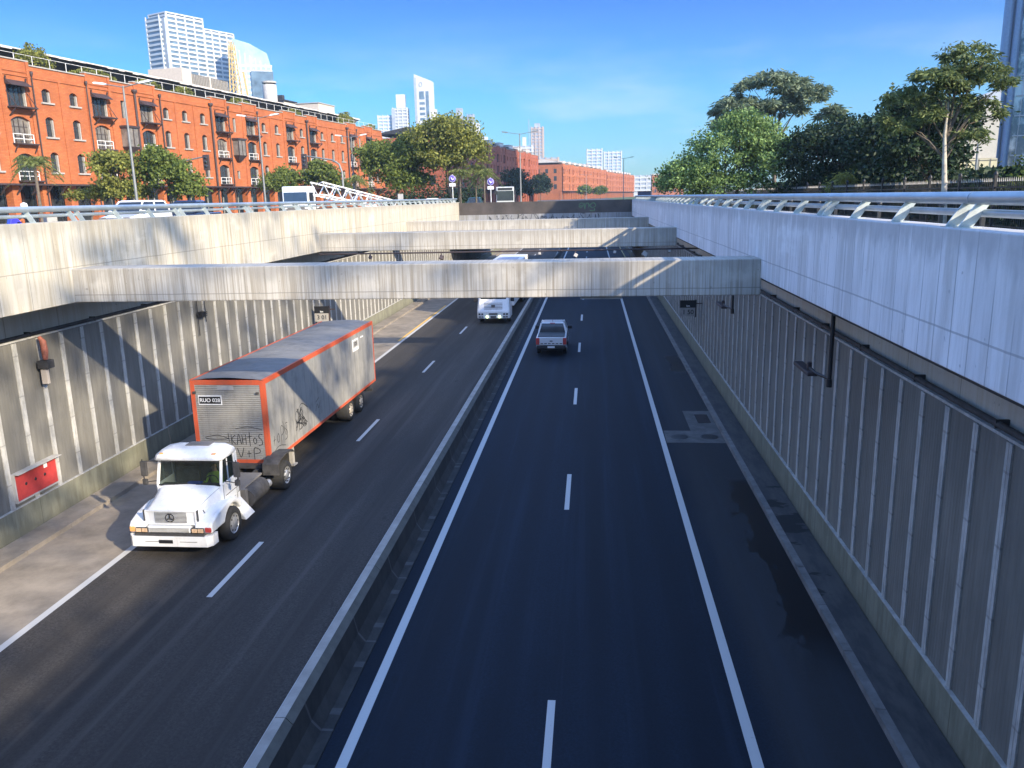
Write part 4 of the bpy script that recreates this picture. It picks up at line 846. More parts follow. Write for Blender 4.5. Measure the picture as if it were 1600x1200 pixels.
for (x, y, s, n), lab in zip(((25, -7.5, 1.95, 520), (27, -24, 1.4, 420), (29, 6, 1.95, 360), (33, -4, 2.3, 300), (24, -34, 1.2, 500), (22, 14, 1.0, 500)), OFF):
    tree('park_tree', lab, (x, y, GND), [(0, 0, 9.5 * s, 2.6 * s, 2.8 * s, 2.4 * s), (1.5, 2.5, 12.2 * s, 2.2 * s, 2.2 * s, 1.5 * s), (-1.6, -2.5, 7.5 * s, 1.9 * s, 2.2 * s, 1.5 * s)], n, .6, 'leaf', group=TO, trunk_r=.22, per=2.2, clump=.3)

# ================================================================== STREET FURNITURE
def lamp_post(x, y, h, span, label, head='white'):
    t = thing('street_lamp', label, 'street lamp', (x, y, GND), 0, 'double armed street lamps')
    MB().pipe([(0, 0, 0), (0, 0, .6), (0, 0, h)], [.15, .11, .06], 10).build('pole', M['pole'], t)
    MB().pipe([(-span * .55, 0, h + .12), (0, 0, h - .1), (span * .55, 0, h + .12)], .035, 8).build('arm', M['pole'], t)
    for s in (-1, 1):
        T = Matrix.Translation((s * span * .55, 0, h + .12)) @ Matrix.Rotation(-s * .15, 4, 'Y')
        MB().prism([(0, 0), (s * .2, .08), (s * .85, .06), (s * .95, -.02), (s * .85, -.06), (s * .1, -.05)], -.16, .16, 1).build('lamp_head', M[head], t).matrix_local = T
lamp_post(-31.9, 56, 9.6, 2.1, 'double armed street lamp in front of the nearest oriel of the big warehouse')
lamp_post(-31.8, 79, 9.6, 2.1, 'double armed street lamp left of the white truck cab')
lamp_post(-30.6, 106, 9.6, 2.1, 'double armed street lamp near the far end of the big warehouse')
lamp_post(-9.2, 109, 9.6, 2.6, 'double armed street lamp standing against the sky over the tunnel portal', 'pole')
lamp_post(7.2, 190, 9.6, 2.4, 'far double armed street lamp before the shaded warehouse', 'pole')
lamp_post(-2, 330, 9.6, 2.4, 'far street lamp before the sunlit third warehouse', 'pole')
def signal(x, y, h, arm, label):
    t = thing('traffic_light', label, 'traffic light', (x, y, GND), 0, 'traffic lights on curved arms')
    s = -1 if arm < 0 else 1; L = abs(arm)
    MB().pipe([(0, 0, 0), (0, 0, h - 1.2), (s * .25, 0, h - .4), (s * .9, 0, h), (s * L, 0, h + .5)], [.13, .1, .09, .08, .06], 10).build('pole', M['pole'], t)
    MB().box(s * L - .28, s * L + .28, -.15, .12, h - .75, h + .65).build('signal_head', M['steel_dk'], t, bevel=.04); b = MB()
    for k in range(3): b.lathe([(.001, -.2), (.12, -.2), (.14, -.15)], (s * L, 0, h - .4 + k * .38), 1, 14)
    b.build('lens', M['glass_dk'], t); MB().box(-.2, .2, -.25, -.1, 1.9, 2.9).build('pedestrian_signal', M['steel_dk'], t, bevel=.03)
signal(-39.4, 75, 5.4, 3.9, 'traffic light reaching right over the road before the deep green tree')
signal(-24.2, 80, 5.5, -3.7, 'traffic light reaching left above the white lattice boom')
def round_sign(x, y, z, label):
    t = thing('road_sign', label, 'sign', (x, y, GND), 0, 'round violet signs above the tunnel')
    MB().tube((0, 0, 0), (0, 0, z + .5), .045, n=8).build('post', M['white_metal'], t)
    MB().lathe([(.001, -.08), (.42, -.08), (.42, -.05)], (0, 0, z), 1, 28).build('disc', M['purple'], t); r = MB()
    r.pipe([(.36 * math.cos(k * .2618), -.09, z + .36 * math.sin(k * .2618)) for k in range(25)], .018, 5); r.bar((-.14, -.09, z + .16), (.05, -.09, z - .16), .02, .1); r.bar((.04, -.09, z - .12), (.2, -.09, z + .02), .02, .08)
    r.build('symbol', M['white'], t); MB().box(-.36, .36, -.07, -.04, z - .86, z - .5).build('plate', M['white'], t)
round_sign(-16.2, 97, 3.85, 'taller violet round sign with white plate left of the three palms')
round_sign(-11.7, 97, 3.4, 'lower violet round sign with white plate in front of the bus')
t = thing('signal_box', 'dark square cabinet at the far end of the right guardrail', 'cabinet', (5.9, 97, GND)); MB().box(-.6, .9, -.3, .3, 0, 1.9).build('housing', M['navy'], t, bevel=.03); MB().box(-.65, .95, -.35, .35, 1.905, 1.96).build('lid', M['steel_dk'], t)
t = thing('park_sign', 'small grey sign post on the verge before the large dense tree', 'sign', (-21.3, 92, GND)); MB().tube((0, 0, 0), (0, 0, 2.2), .05, n=8).build('post', M['white_metal'], t); MB().box(-.3, .3, -.06, -.02, 1.6, 2.25).build('plate', M['concrete'], t)
t = thing('lamp_mast', 'thin dark mast standing before the white hall at the right', 'street lamp', (32.6, 75, GND)); MB().pipe([(0, 0, 0), (0, 0, 7.4)], [.14, .07], 8).build('pole', M['pole'], t); MB().box(-.5, .25, -.12, .12, 7.4, 7.52).build('lamp_head', M['pole'], t, bevel=.03)
# fence
f = thing('spiked_fence', 'long black iron fence with pointed pickets behind the pale trunk', 'fence', (13.9, 40, GND))
pk = MB(); y = 22.
while y < 112:
    pk.tube((13.9, y, GND + .08), (13.9, y, GND + 1.72), .013, n=4); pk.tube((13.9, y, GND + 1.72), (13.9, y, GND + 1.86), .024, .002, n=4, mi=1); y += .14
pk.build('picket', [M['black'], M['stone']], f, world=True)
MB().box(13.88, 13.92, 22, 112, GND + .2, GND + .25).box(13.88, 13.92, 22, 112, GND + 1.5, GND + 1.55).build('rail', M['black'], f, world=True)
pm = MB().box(-.05, .05, -.05, .05, 0, 1.95).lathe([(.07, 1.95), (.07, 2.0), (.001, 2.1)]).mesh('post', M['black']); y = 22.
while y < 112: link('post', pm, f, (0, y - 40, 0)); y += 2.8
# low black bollard fence between guardrail and park
for k, y in enumerate(np.arange(9.5, 40, 2.05)):
    b = MB().box(7.9, 7.98, y, y + .08, GND, GND + 1.15).lathe([(.07, 0), (.07, .06), (.001, .12)], (7.94, y + .04, GND + 1.15), 2, 8)
    if k == 0: me0 = b.mesh('bollard', M['black'], (7.94, y, GND))
    tag(link('bollard', me0, None, (7.94, y, GND)), 'slim black post standing in the grass behind the right guardrail', 'post', 'black posts in the grass behind the right guardrail')

# ================================================================== VEHICLES
def wheel(parent, x, y, r, w, name='wheel', rim='alloy', dual=False):
    """axle along x; outer face towards sign of x"""
    s = 1 if x > 0 else -1; t = MB(); W = w * (2.1 if dual else 1)
    a = 0; t.lathe([(r * .6, s * (a)), (r * .93, s * (a + .005)), (r, s * (a - w * .18)), (r, s * (a - W + w * .18)), (r * .93, s * (a - W)), (r * .5, s * (a - W))], (x, y, r), 0, 28)
    o = t.build(name, M['tyre'], parent)
    rm = MB().lathe([(r * .6, 0), (r * .58, -s * .06 if dual else -s * .02), (r * .35, -s * .1 if dual else s * .005), (r * .3, s * .01), (r * .16, s * .02), (.001, s * .03)], (x, y, r), 0, 24)
    if dual is not None and r > .4:
        for k in range(8): a_ = k * math.pi / 4; rm.lathe([(.001, s * .012), (r * .055, s * .012), (r * .055, -s * .02)], (x, y + r * .44 * math.cos(a_), r + r * .44 * math.sin(a_)), 0, 8, 1)
    rm.build('rim', [M[rim], M['chassis']], o)
    return o
def hull(prof, wheels, r):
    """side profile (y, z) counter clockwise from rear bottom, with wheel arches cut in the bottom edge"""
    out = list(prof); arch = []
    for yc in sorted(wheels): arch.append([(yc - r * 1.18 * math.cos(a), .32 + (r * 1.18) * math.sin(a) + r * .1) for a in np.linspace(.15, math.pi - .15, 9)])
    return out, arch
def car(label, cat, loc, rz, paint, kind='suv', L=4.6, W=1.84, H=1.72, name='car', group='cars on the avenue'):
    """front towards +y"""
    t = thing(name, label, cat, loc, rz, group); r = .36; yf, yr = L * .5 - .85, -L * .5 + .9; zb = .32; zs = H * (.62 if kind == 'suv' else .56); zh = zs - .06
    a = [(yr + r * 1.2 * math.cos(q), zb + max(0, r * 1.2 * math.sin(q) * 1.05)) for q in np.linspace(math.pi, 0, 9)]
    b = [(yf + r * 1.2 * math.cos(q), zb + max(0, r * 1.2 * math.sin(q) * 1.05)) for q in np.linspace(math.pi, 0, 9)]
    P = [(-L / 2 + .04, zb)] + a + b + [(L / 2 - .03, zb), (L / 2, zb + .25), (L / 2 - .1, zh - .16), (L / 2 - 1.2, zh + .02), (-L / 2 + .05, zs), (-L / 2, zs - .3)]
    MB().prism(P, -W / 2, W / 2, 0).build('body', paint, t, bevel=.06)
    y0, y1 = (-L / 2 + .12, L / 2 - 1.15); t0, t1 = (-L / 2 + .45, L / 2 - 1.95)
    if kind == 'sedan': y0, t0 = -L / 2 + .75, -L / 2 + 1.35
    if kind == 'pickup': y0, t0 = -L / 2 + 1.75, -L / 2 + 2.0
    wb, wt = W / 2 - .06, W / 2 - .24; zt = H - .06
    MB().loft([[(-wb, y0, zs - .03), (wb, y0, zs - .03), (wb, y1, zs - .03), (-wb, y1, zs - .03)], [(-wt, t0, zt), (wt, t0, zt), (wt, t1, zt), (-wt, t1, zt)]]).build('cabin', M['glass_dk'], t)
    MB().loft([[(-wt - .03, t0 - .05, zt - .03), (wt + .03, t0 - .05, zt - .03), (wt + .03, t1 + .05, zt - .03), (-wt - .03, t1 + .05, zt - .03)], [(-wt + .05, t0 + .08, H), (wt - .05, t0 + .08, H), (wt - .05, t1 - .08, H), (-wt + .05, t1 - .08, H)]]).build('roof', paint, t, bevel=.02)
    p = MB()
    for s in (-1, 1):
        for (ya, yb) in ((y1, t1), (y0, t0), ((y0 + y1) / 2, (t0 + t1) / 2)): p.bar((s * (wb + .005), ya, zs - .02), (s * (wt + .005), yb, zt), .07, .07)
    p.build('pillar', paint, t)
    for s in (-1, 1):
        MB().box(s * (W / 2 - .1), s * (W / 2 + .16), y1 - .35, y1 - .2, zs, zs + .16).build('mirror', paint, t, bevel=.03)
        MB().box(s * (W / 2 - .42), s * (W / 2 - .06), L / 2 - .12, L / 2 + .01, zh - .3, zh - .15).build('headlight', M['glass_lt'], t, bevel=.02)
        MB().box(s * (W / 2 - .22), s * (W / 2 - .03), -L / 2 - .012, -L / 2 + .1, zs - .4, zs - .12).build('tail_light', M['red'], t, bevel=.02)
        for y in (yf, yr): wheel(t, s * (W / 2 - .02), y, r, .22)
    MB().box(-W / 2 + .45, W / 2 - .45, L / 2 - .05, L / 2 + .012, zb + .12, zh - .18).build('grille', M['black'], t, bevel=.02)
    MB().box(-.26, .26, L / 2 + .013, L / 2 + .03, zb + .02, zb + .13).build('number_plate', M['white'], t)
    return t
PW = plain('white_car_paint', (.78, .78, .77), .25, var=.03, coat=1.)
car('white sport utility vehicle driving past behind the sunlit guardrail', 'car', (-26.6, 46.5, GND), math.pi, PW, 'suv', 4.8, 1.9, 1.88)
car('dark blue vehicle with a grey roof right behind the white one', 'car', (-26.9, 53.8, GND), math.pi, M['navy'], 'pickup', 5.2, 1.9, 1.85)
car('white car glimpsed below the large dense tree at the trench end', 'car', (-21.6, 112, GND), math.pi, PW, 'sedan', 4.5, 1.8, 1.72)
car('dark teal car on the tunnel roof beside the palms', 'car', (-14.9, 106, GND), math.pi, plain('teal_paint', (.03, .09, .11), .25, .3, coat=1.), 'sedan', 4.4, 1.8, 1.7)
# motorcycle and rider
mt = thing('motorcycle', 'blue motorcycle ridden along the verge behind the left guardrail', 'motorcycle', (-20.9, 29, GND), math.pi - .6)
for y, nm in ((.68, 'wheel'), (-.66, 'wheel')): wheel(mt, .07, y, .31, .13, nm)
MB().prism([(-.75, .62), (-.9, .85), (-.35, .8), (0, .78), (.2, 1.0), (.42, 1.3), (.6, 1.25), (.72, .85), (.5, .5), (.1, .35), (-.3, .38)], -.16, .16, 0).build('fairing', plain('blue_plastic', (.03, .03, .5), .3, coat=.5), mt, bevel=.05)
MB().pipe([(0, .62, .32), (0, .42, 1.0)], .05, 8).pipe([(-.36, .3, 1.08), (-.1, .42, 1.05), (.1, .42, 1.05), (.36, .3, 1.08)], .02, 6).build('handlebar', M['black'], mt)
MB().box(-.2, .2, -1.0, -.62, .85, 1.25).build('rear_case', M['stone'], mt, bevel=.04)
def figure(name, label, loc, rz, J, E_, rad, zskin, cloth, skin=(.35, .2, .13), parent=None):
    me = bpy.data.meshes.new(name); me.from_pydata(J, E_, []); o = link(name, me, None, loc); o.rotation_euler = (0, 0, rz)
    m = o.modifiers.new('Skin', 'SKIN'); sv = me.skin_vertices[0] if me.skin_vertices else None
    if sv is None:
        bm = bmesh.new(); bm.from_mesh(me); bm.verts.layers.skin.verify(); bm.to_mesh(me); bm.free(); sv = me.skin_vertices[0]
    for i, r in enumerate(rad): sv.data[i].radius = r if hasattr(r, '__len__') else (r, r); sv.data[i].use_root = (i == 0)
    o.modifiers.new('Subdivision', 'SUBSURF').levels = 2; o.modifiers['Subdivision'].render_levels = 2; m.use_smooth_shade = True
    n = NT(name + '_skin_cloth'); z = n.xyz(n.pos(True))[2]; me.materials.append(n.out(n.mix(n.math('GREATER_THAN', z, zskin), cloth, skin), .8))
    return tag(o, label, 'person')
# pelvis, waist, chest, neck, head, crown | shoulder elbow wrist hand | hip knee ankle toe
def seated(hand_y=.5, hand_z=.28, lean=.12, feet=-.42):
    J = [(0, 0, 0), (0, lean * .4, .2), (0, lean * .8, .42), (0, lean, .58), (0, lean + .03, .68), (0, lean + .02, .82)]
    E_ = [(0, 1), (1, 2), (2, 3), (3, 4), (4, 5)]; rad = [(.16, .12), (.15, .11), (.18, .12), .055, (.075, .09), (.07, .08)]
    for s in (-1, 1):
        b = len(J); J += [(s * .19, lean * .9, .48), (s * .27, lean + .12, .26), (s * .24, hand_y - .14, hand_z), (s * .2, hand_y - .04, hand_z + .02)]; E_ += [(2, b), (b, b + 1), (b + 1, b + 2), (b + 2, b + 3)]; rad += [.065, .048, .034, .03]
        for k, (dx, dy) in enumerate(((-.03, .06), (-.012, .08), (.008, .078), (.028, .062), (-.045 * s, .02))): J.append((s * .2 + dx, hand_y - .04 + dy, hand_z - .005 * k)); E_.append((b + 3, len(J) - 1)); rad.append(.009)
        h = len(J); J += [(s * .1, .05, -.02), (s * .15, .46, .02), (s * .15, .4, feet), (s * .15, .58, feet - .03)]; E_ += [(0, h), (h, h + 1), (h + 1, h + 2), (h + 2, h + 3)]; rad += [.09, .065, .045, .04]
    return J, E_, rad
J, E_, rad = seated(.5, .32, .16, -.45)
rd = figure('person', 'motorcycle rider in white helmet and dark jacket behind the left guardrail', (-20.85, 29.15, GND + .92), math.pi - .6, J, E_, rad, .56, (.03, .03, .035))
MB().lathe([(.001, .0), (.1, .02), (.13, .12), (.1, .22), (.001, .26)], (0, .17, .6), 2, 20).build('helmet', M['white'], rd)

# --- bus
bs = thing('bus', 'pale grey city bus above the tunnel portal behind the lower violet sign', 'bus', (-12.6, 121, GND), math.pi + .12)
MB().box(-1.25, 1.25, -6, 5.6, .35, 3.05).build('body', plain('bus_paint', (.45, .47, .47), .4, var=.1), bs, bevel=.12, seg=3)
MB().box(-1.15, 1.15, 5.56, 5.63, 1.15, 2.5).build('windscreen', M['glass_dk'], bs, bevel=.05); s = MB()
for sx in (-1.262, 1.262):
    for i in range(7): s.box(sx - .01, sx + .01, -5.6 + i * 1.55, -4.2 + i * 1.55, 1.4, 2.45)
s.build('window', M['glass_dk'], bs); MB().box(-1.0, 1.0, 5.6, 5.66, 2.6, 2.9).build('route_display', M['black'], bs)
for sx in (-1.2, 1.2):
    for y in (3.6, -3.4): wheel(bs, sx, y, .46, .28)
    MB().box(sx - .25, sx + .1, 5.57, 5.66, .6, .8).build('headlight', M['glass_lt'], bs)
    MB().box(sx - .05, sx + (.3 if sx > 0 else -.3), 5.5, 5.6, 2.0, 2.5).build('mirror', M['black'], bs)

# --- white cab-over truck hauling a lattice boom on the avenue
ct = thing('boom_truck', 'white truck with dark windscreen hauling a white lattice boom along the avenue', 'truck', (-26.2, 72, GND), math.pi)
MB().box(-1.22, 1.22, -1.9, 0, .5, 2.95).build('cab', PW, ct, bevel=.12, seg=3)
MB().box(-1.08, 1.08, -.06, .012, 1.5, 2.45).build('windscreen', plain('sky_glass', (.03, .06, .12), .08, spec=.8), ct, bevel=.04)
MB().box(-1.24, 1.24, -.1, .1, .35, .75).build('bumper', M['stone'], ct, bevel=.04); MB().box(-.8, .8, -.02, .02, .85, 1.3).build('grille', M['louvre'], ct)
for sx in (-1, 1):
    MB().box(sx * 1.21, sx * 1.235, -1.3, -.35, 1.55, 2.4).build('side_window', M['glass_dk'], ct); MB().box(sx * 1.25, sx * 1.5, -.25, -.1, 1.6, 2.4).build('mirror', M['black'], ct)
    for y in (-1.1, -5.2, -14.): wheel(ct, sx * 1.2, y, .48, .3)
    MB().box(sx * .7, sx * 1.1, 0, .03, .8, 1.0).build('headlight', M['glass_lt'], ct)
MB().box(-.45, .45, -17, -1.9, .75, 1.0).build('chassis', M['chassis'], ct)
b = MB(); nb = 14; A0, B0 = Vector((-1.3, -2.2, 2.75)), Vector((-3.4, -22, .9))
def bp(i, sx, sz): c = A0.lerp(B0, i / nb); k = .55; return c + Vector((sx * k, 0, sz * k))
for sx in (-1, 1):
    for sz in (-1, 1): b.bar(bp(0, sx, sz), bp(nb, sx, sz), .12, .12)
for i in range(nb):
    for sx in (-1, 1): b.bar(bp(i, sx, -1), bp(i + 1, sx, 1), .07, .07) if i % 2 else b.bar(bp(i, sx, 1), bp(i + 1, sx, -1), .07, .07)
    b.bar(bp(i, -1, 1), bp(i + 1, 1, 1), .07, .07); b.bar(bp(i, -1, -1), bp(i, 1, -1), .07, .07)
for y in (-4.5, -12): b.bar((-.4, y, 1.0), (-1.9, y, 2.0), .12, .12)
b.build('lattice_boom', M['white'], ct)

# --- hero: bonneted tractor with box trailer
def pmix(name, base, dirt, axis_lines=None, rough=.5, metal=0., thr=(.45, .7), amt=.6, pitch=.07, dark=.5):
    n = NT(name); p = n.pos(True); x = n.xyz(p)
    g = n.noise(p, (1, 1, .6), 1.6, 7, .7); c = n.mix(n.math('MULTIPLY', n.sstep(g, *thr), amt), base, dirt)
    st = n.noise(p, (6, 6, .5), 1.2, 5, .7); c = n.mix(n.math('MULTIPLY', n.sstep(st, .5, .75), amt * .6), c, tuple(k * .75 for k in dirt))
    if axis_lines is not None:
        f = n.math('ABSOLUTE', n.math('SUBTRACT', n.math('FRACT', n.math('DIVIDE', x[axis_lines], pitch)), .5))
        c = n.mix(n.math('MULTIPLY', n.sstep(f, .32, .5), dark), c, tuple(k * .45 for k in dirt)); n.bump(n.sstep(f, .2, .5), .6, .02)
    return n.out(c, rough, metal)
M['truck'] = pmix('truck_white', (.74, .74, .73), (.5, .47, .42), rough=.35, amt=.45)
M['box_front'] = pmix('corrugated_aluminium', (.40, .385, .345), (.26, .25, .22), 2, .5, .35, amt=.7, pitch=.072, dark=.45)
M['box_side'] = pmix('dirty_aluminium', (.42, .405, .37), (.23, .225, .21), 1, .5, .35, amt=.75, pitch=.62, dark=.12)
M['box_roof'] = pmix('dusty_roof', (.19, .185, .175), (.11, .108, .10), 1, .7, amt=.7, pitch=1.25, dark=.15)
M['orange'] = pmix('orange_red_frame', (.56, .095, .035), (.3, .1, .06), rough=.55, amt=.5); M['spray'] = plain('black_spray', (.03, .03, .032), .7)
M['amber'] = plain('amber_lens', (.75, .35, .12), .25, var=.3); M['lamp_glass'] = plain('lamp_glass', (.62, .42, .26), .15, var=.3, sc=12)  # lamp_glass: orange reflection put into the lens colour
tk = thing('articulated_truck', 'white bonneted truck pulling a grey box trailer with orange frame and graffiti', 'truck', (-11.6, 19.9, ROAD))
MB().loft([[(-1.22, .42, z), (-1.2, .14, z), (-1.08, 0, z), (1.08, 0, z), (1.2, .14, z), (1.22, .42, z), (1.14, .42, z), (1.1, .2, z), (-1.1, .2, z), (-1.14, .42, z)] for z in (.40, .70)]).build('bumper', M['truck'], tk, bevel=.025)
MB().box(-.3, .1, -.012, .0, .5, .6).build('number_plate', M['black'], tk); MB().box(-1.0, 1.0, .02, .3, .7, .76).build('valance', M['chassis'], tk)
MB().box(-.66, .58, .1, .5, .765, .95).build('lower_grille', M['truck'], tk, bevel=.02)
def hs(y, w, zt, r=.16): return [(-w, y, .8), (w, y, .8), (w, y, zt - r * 1.3), (w - r * .35, y, zt - r * .35), (w - r * 1.2, y, zt), (0, y, zt + .035), (-w + r * 1.2, y, zt), (-w + r * .35, y, zt - r * .35), (-w, y, zt - r * 1.3)]
MB().loft([hs(.24, .72, 1.36, .1), hs(.30, .76, 1.42, .14), hs(.7, .80, 1.54), hs(1.1, .88, 1.62), hs(1.42, .96, 1.68)], 0, True).build('bonnet', M['truck'], tk)
gm = MB().box(-.74, .74, .195, .25, .96, 1.0).box(-.74, .74, .195, .25, 1.34, 1.38).box(-.74, -.7, .195, .25, 1.0, 1.34).box(.7, .74, .195, .25, 1.0, 1.34).box(-.7, .7, .225, .25, 1.0, 1.34)
for i in range(9): gm.box(-.46, .46, .205, .225, 1.01 + i * .037, 1.028 + i * .037, 0)
for i in range(9): gm.box(-.46, .46, .2, .2245, 1.0285 + i * .037, 1.0465 + i * .037, 1)
gm.box(-.79, -.765, .2, .26, .95, 1.39, 1).box(.765, .79, .2, .26, .95, 1.39, 1).box(-.765, .765, .19, .26, .945, .956, 1)
for i in range(4): gm.box(-.6, .55, .085, .099, .79 + i * .035, .795 + i * .035, 1)
gr_ = gm.build('grille', [M['truck'], M['chassis']], tk)
em = MB().pipe([(-.02 + .12 * math.cos(k * .2618), .19, 1.17 + .12 * math.sin(k * .2618)) for k in range(25)], .012, 6)
for k in range(3): q = math.pi / 2 + k * 2 * math.pi / 3; em.bar((-.02, .188, 1.17), (-.02 + .115 * math.cos(q), .188, 1.17 + .115 * math.sin(q)), .03, .02)
em.build('emblem', M['chassis'], gr_)
sm_ = MB()
for s in (-1, 1): sm_.pipe([(s * .745, .3, 1.40), (s * .8, .7, 1.5), (s * .865, 1.1, 1.58), (s * .93, 1.4, 1.64)], .004, 4).pipe([(s * .42, .34, 1.432), (s * .45, .8, 1.562), (s * .5, 1.38, 1.68)], .012, 5, 1)
sm_.box(-.09, .02, 1.0, 1.1, 1.6, 1.625, 1).build('bonnet_seam', [M['chassis'], M['truck']], tk)
for s in (-1, 1):
    out = [(.12, .74), (.1, .95), (.2, 1.06), (.6, 1.2), (1.2, 1.28), (1.75, 1.24), (2.1, 1.02), (2.16, .8)]
    arc = [(1.5 + .6 * math.cos(a), .5 + .6 * math.sin(a)) for a in np.linspace(R(28), R(158), 11)]
    f = MB().prism(out + arc + [(.85, .74)], s * .7, s * 1.2, 0).build('fender', M['truck'], tk, bevel=.06, seg=3)
    h = MB().box(s * .62, s * .99, .07, .2, .775, .925, 0); h.build('headlight', M['chassis'], tk, bevel=.02)
    for k in (0, 1): MB().box(s * (.645 + .175 * k), s * (.8 + .175 * k), .055, .07, .795, .905).build('lens', M['lamp_glass'], tk.children[-1] if False else [c for c in tk.children if c.name.startswith('headlight')][-1], bevel=.01)
    MB().box(s * 1.0, s * 1.18, .09, .3, .78, .94).build('indicator', M['red' if s > 0 else 'amber'], tk, bevel=.03)
    # cab side: door with window opening
    d = MB().box(s * .93, s * 1.0, 1.40, 2.45, .82, 1.72).box(s * .93, s * .985, 2.3, 2.45, 1.72, 2.42).bar((s * .955, 1.42, 1.70), (s * .93, 1.62, 2.42), .08, .07)
    d.build('door', M['truck'], tk, bevel=.02); dd = [c for c in tk.children if c.name.startswith('door')][-1]
    MB().quad((s * .975, 1.5, 1.72), (s * .975, 2.3, 1.72), (s * .955, 2.3, 2.42), (s * .955, 1.64, 2.42)).build('side_window', M['windscreen'], dd)
    MB().box(s * 1.001, s * 1.02, 2.2, 2.36, 1.5, 1.55).box(s * 1.001, s * 1.008, 1.55, 2.4, 1.32, 1.335).build('handle', M['chassis'], dd)
    MB().box(s * .976, s * .995, 1.82, 1.86, 1.74, 2.38).build('divider', M['truck'], dd)
    MB().loft([[(s * .9, 1.95, 1.05), (s * 1.0, 1.95, 1.05), (s * 1.0, 2.5, .95), (s * .9, 2.5, .95)], [(s * 1.05, 2.15, .36), (s * 1.27, 2.15, .34), (s * 1.27, 2.8, .34), (s * 1.05, 2.8, .36)]]).build('step_panel', M['truck'], tk, bevel=.03)
    mm = MB().pipe([(s * 1.0, 1.6, 2.35), (s * 1.42, 1.52, 2.36)], .014, 6).pipe([(s * 1.0, 1.6, 1.75), (s * 1.42, 1.52, 1.72)], .014, 6).pipe([(s * 1.42, 1.52, 2.42), (s * 1.42, 1.52, 1.66)], .016, 6)
    o = mm.build('mirror_arm', M['black'], tk); MB().box(s * 1.30, s * 1.5, 1.50, 1.58, 1.9, 2.36).box(s * 1.32, s * 1.48, 1.49, 1.57, 1.64, 1.82).build('mirror', M['chassis'], o, bevel=.03)
    MB().pipe([(s * .62, .62, 1.45), (s * .86, .5, 1.2)], .012, 5).build('wiper_rod', M['black'], tk)
    wheel(tk, s * 1.2, 1.5, .5, .28); wheel(tk, s * 1.2, 5.75, .5, .27, dual=True)
    MB().prism([(4.95, .75), (4.98, 1.12), (5.2, 1.25), (5.75, 1.3), (6.3, 1.25), (6.5, 1.1), (6.45, 1.1), (6.28, 1.2), (5.75, 1.25), (5.22, 1.2), (5.03, 1.1), (5.0, .75)], s * .68, s * 1.24, 0).build('mudguard', M['chassis'], tk)
for s in (-1, 1):
    ds = MB().box(s * 1.001, s * 1.006, 1.43, 1.445, .86, 1.7).box(s * 1.001, s * 1.006, 2.28, 2.295, .86, 1.7).box(s * 1.001, s * 1.006, 1.43, 2.295, .86, .872).box(s * 1.001, s * 1.007, 1.5, 2.2, 1.1, 1.108)
    ds.build('door_seam', M['chassis'], tk); MB().pipe([(s * 1.01, 2.36, 1.15), (s * 1.05, 2.36, 1.2), (s * 1.05, 2.36, 1.7), (s * 1.0, 2.36, 1.76)], .012, 5).build('grab_rail', M['chassis'], tk)
for x in (-.78, .78): MB().box(x - .06, x + .06, 1.47, 1.56, 2.58, 2.625).build('roof_marker', M['amber'], tk, bevel=.015)
MB().box(-1.0, 1.0, 1.372, 1.384, 2.4, 2.412).box(-.7, -.2, .0, -.006, .54, .552).box(.3, .8, .0, -.006, .54, .552).build('trim_line', M['chassis'], tk)
MB().pipe([(-.9, 2.3, 2.6), (-.92, 2.25, 3.3)], .008, 5).build('aerial', M['chassis'], tk)
cb = MB().box(-1.0, 1.0, 2.451, 2.5, .8, 2.42).box(-.98, .98, 1.38, 2.45, .8, .9).box(-.97, .97, 1.36, 1.42, .9, 1.66)
cb.build('cab_shell', M['truck'], tk, bevel=.02)
def rs(z, y0, y1, w, r): return [(-w, y0 + r, z), (-w + r, y0, z), (w - r, y0, z), (w, y0 + r, z), (w, y1 - r, z), (w - r, y1, z), (-w + r, y1, z), (-w, y1 - r, z)]
MB().loft([rs(2.40, 1.50, 2.5, 1.0, .08), rs(2.44, 1.38, 2.52, 1.02, .1), rs(2.56, 1.42, 2.52, 1.0, .14), rs(2.66, 1.58, 2.44, .9, .2), rs(2.69, 1.8, 2.3, .7, .2)], 0, True).build('roof', M['truck'], tk)
MB().box(-.32, .42, 2.0, 2.4, 2.675, 2.715).build('roof_hatch', M['louvre'], tk, bevel=.02)
MB().quad((-.95, 1.43, 1.69), (.95, 1.43, 1.69), (.92, 1.62, 2.41), (-.92, 1.62, 2.41)).build('windscreen', M['windscreen'], tk)
ws = MB().bar((-.95, 1.425, 1.685), (.95, 1.425, 1.685), .03, .03).bar((-.92, 1.61, 2.40), (.92, 1.61, 2.40), .03, .03)
for s in (-1, 1): ws.bar((s * .95, 1.425, 1.69), (s * .92, 1.61, 2.41), .03, .03)
ws.bar((-.5, 1.41, 1.7), (-.05, 1.43, 1.74), .02, .02).bar((.2, 1.41, 1.7), (.65, 1.43, 1.74), .02, .02); ws.build('window_seal', M['black'], tk)
it = MB().box(-.92, .92, 1.44, 1.72, 1.2, 1.66).box(-.92, .92, 2.38, 2.45, .9, 2.4).box(.22, .8, 2.22, 2.36, 1.2, 1.95).box(-.8, -.1, 2.22, 2.36, 1.2, 1.95).box(-.8, .8, 1.85, 2.36, .9, 1.2)
it.build('interior', plain('cab_trim', (.085, .085, .08), .8, var=.4, sc=5), tk); MB().pipe([(.5 + .2 * math.cos(k * .3927), 1.78 + .05 * math.sin(k * .3927), 1.68 + .17 * math.sin(k * .3927)) for k in range(17)], .016, 6).build('steering_wheel', M['black'], tk)
MB().box(-.15, .28, 1.5, 1.7, 1.661, 1.72).build('blue_cloth', plain('blue_cloth', (.02, .09, .5), .9), tk, bevel=.03)
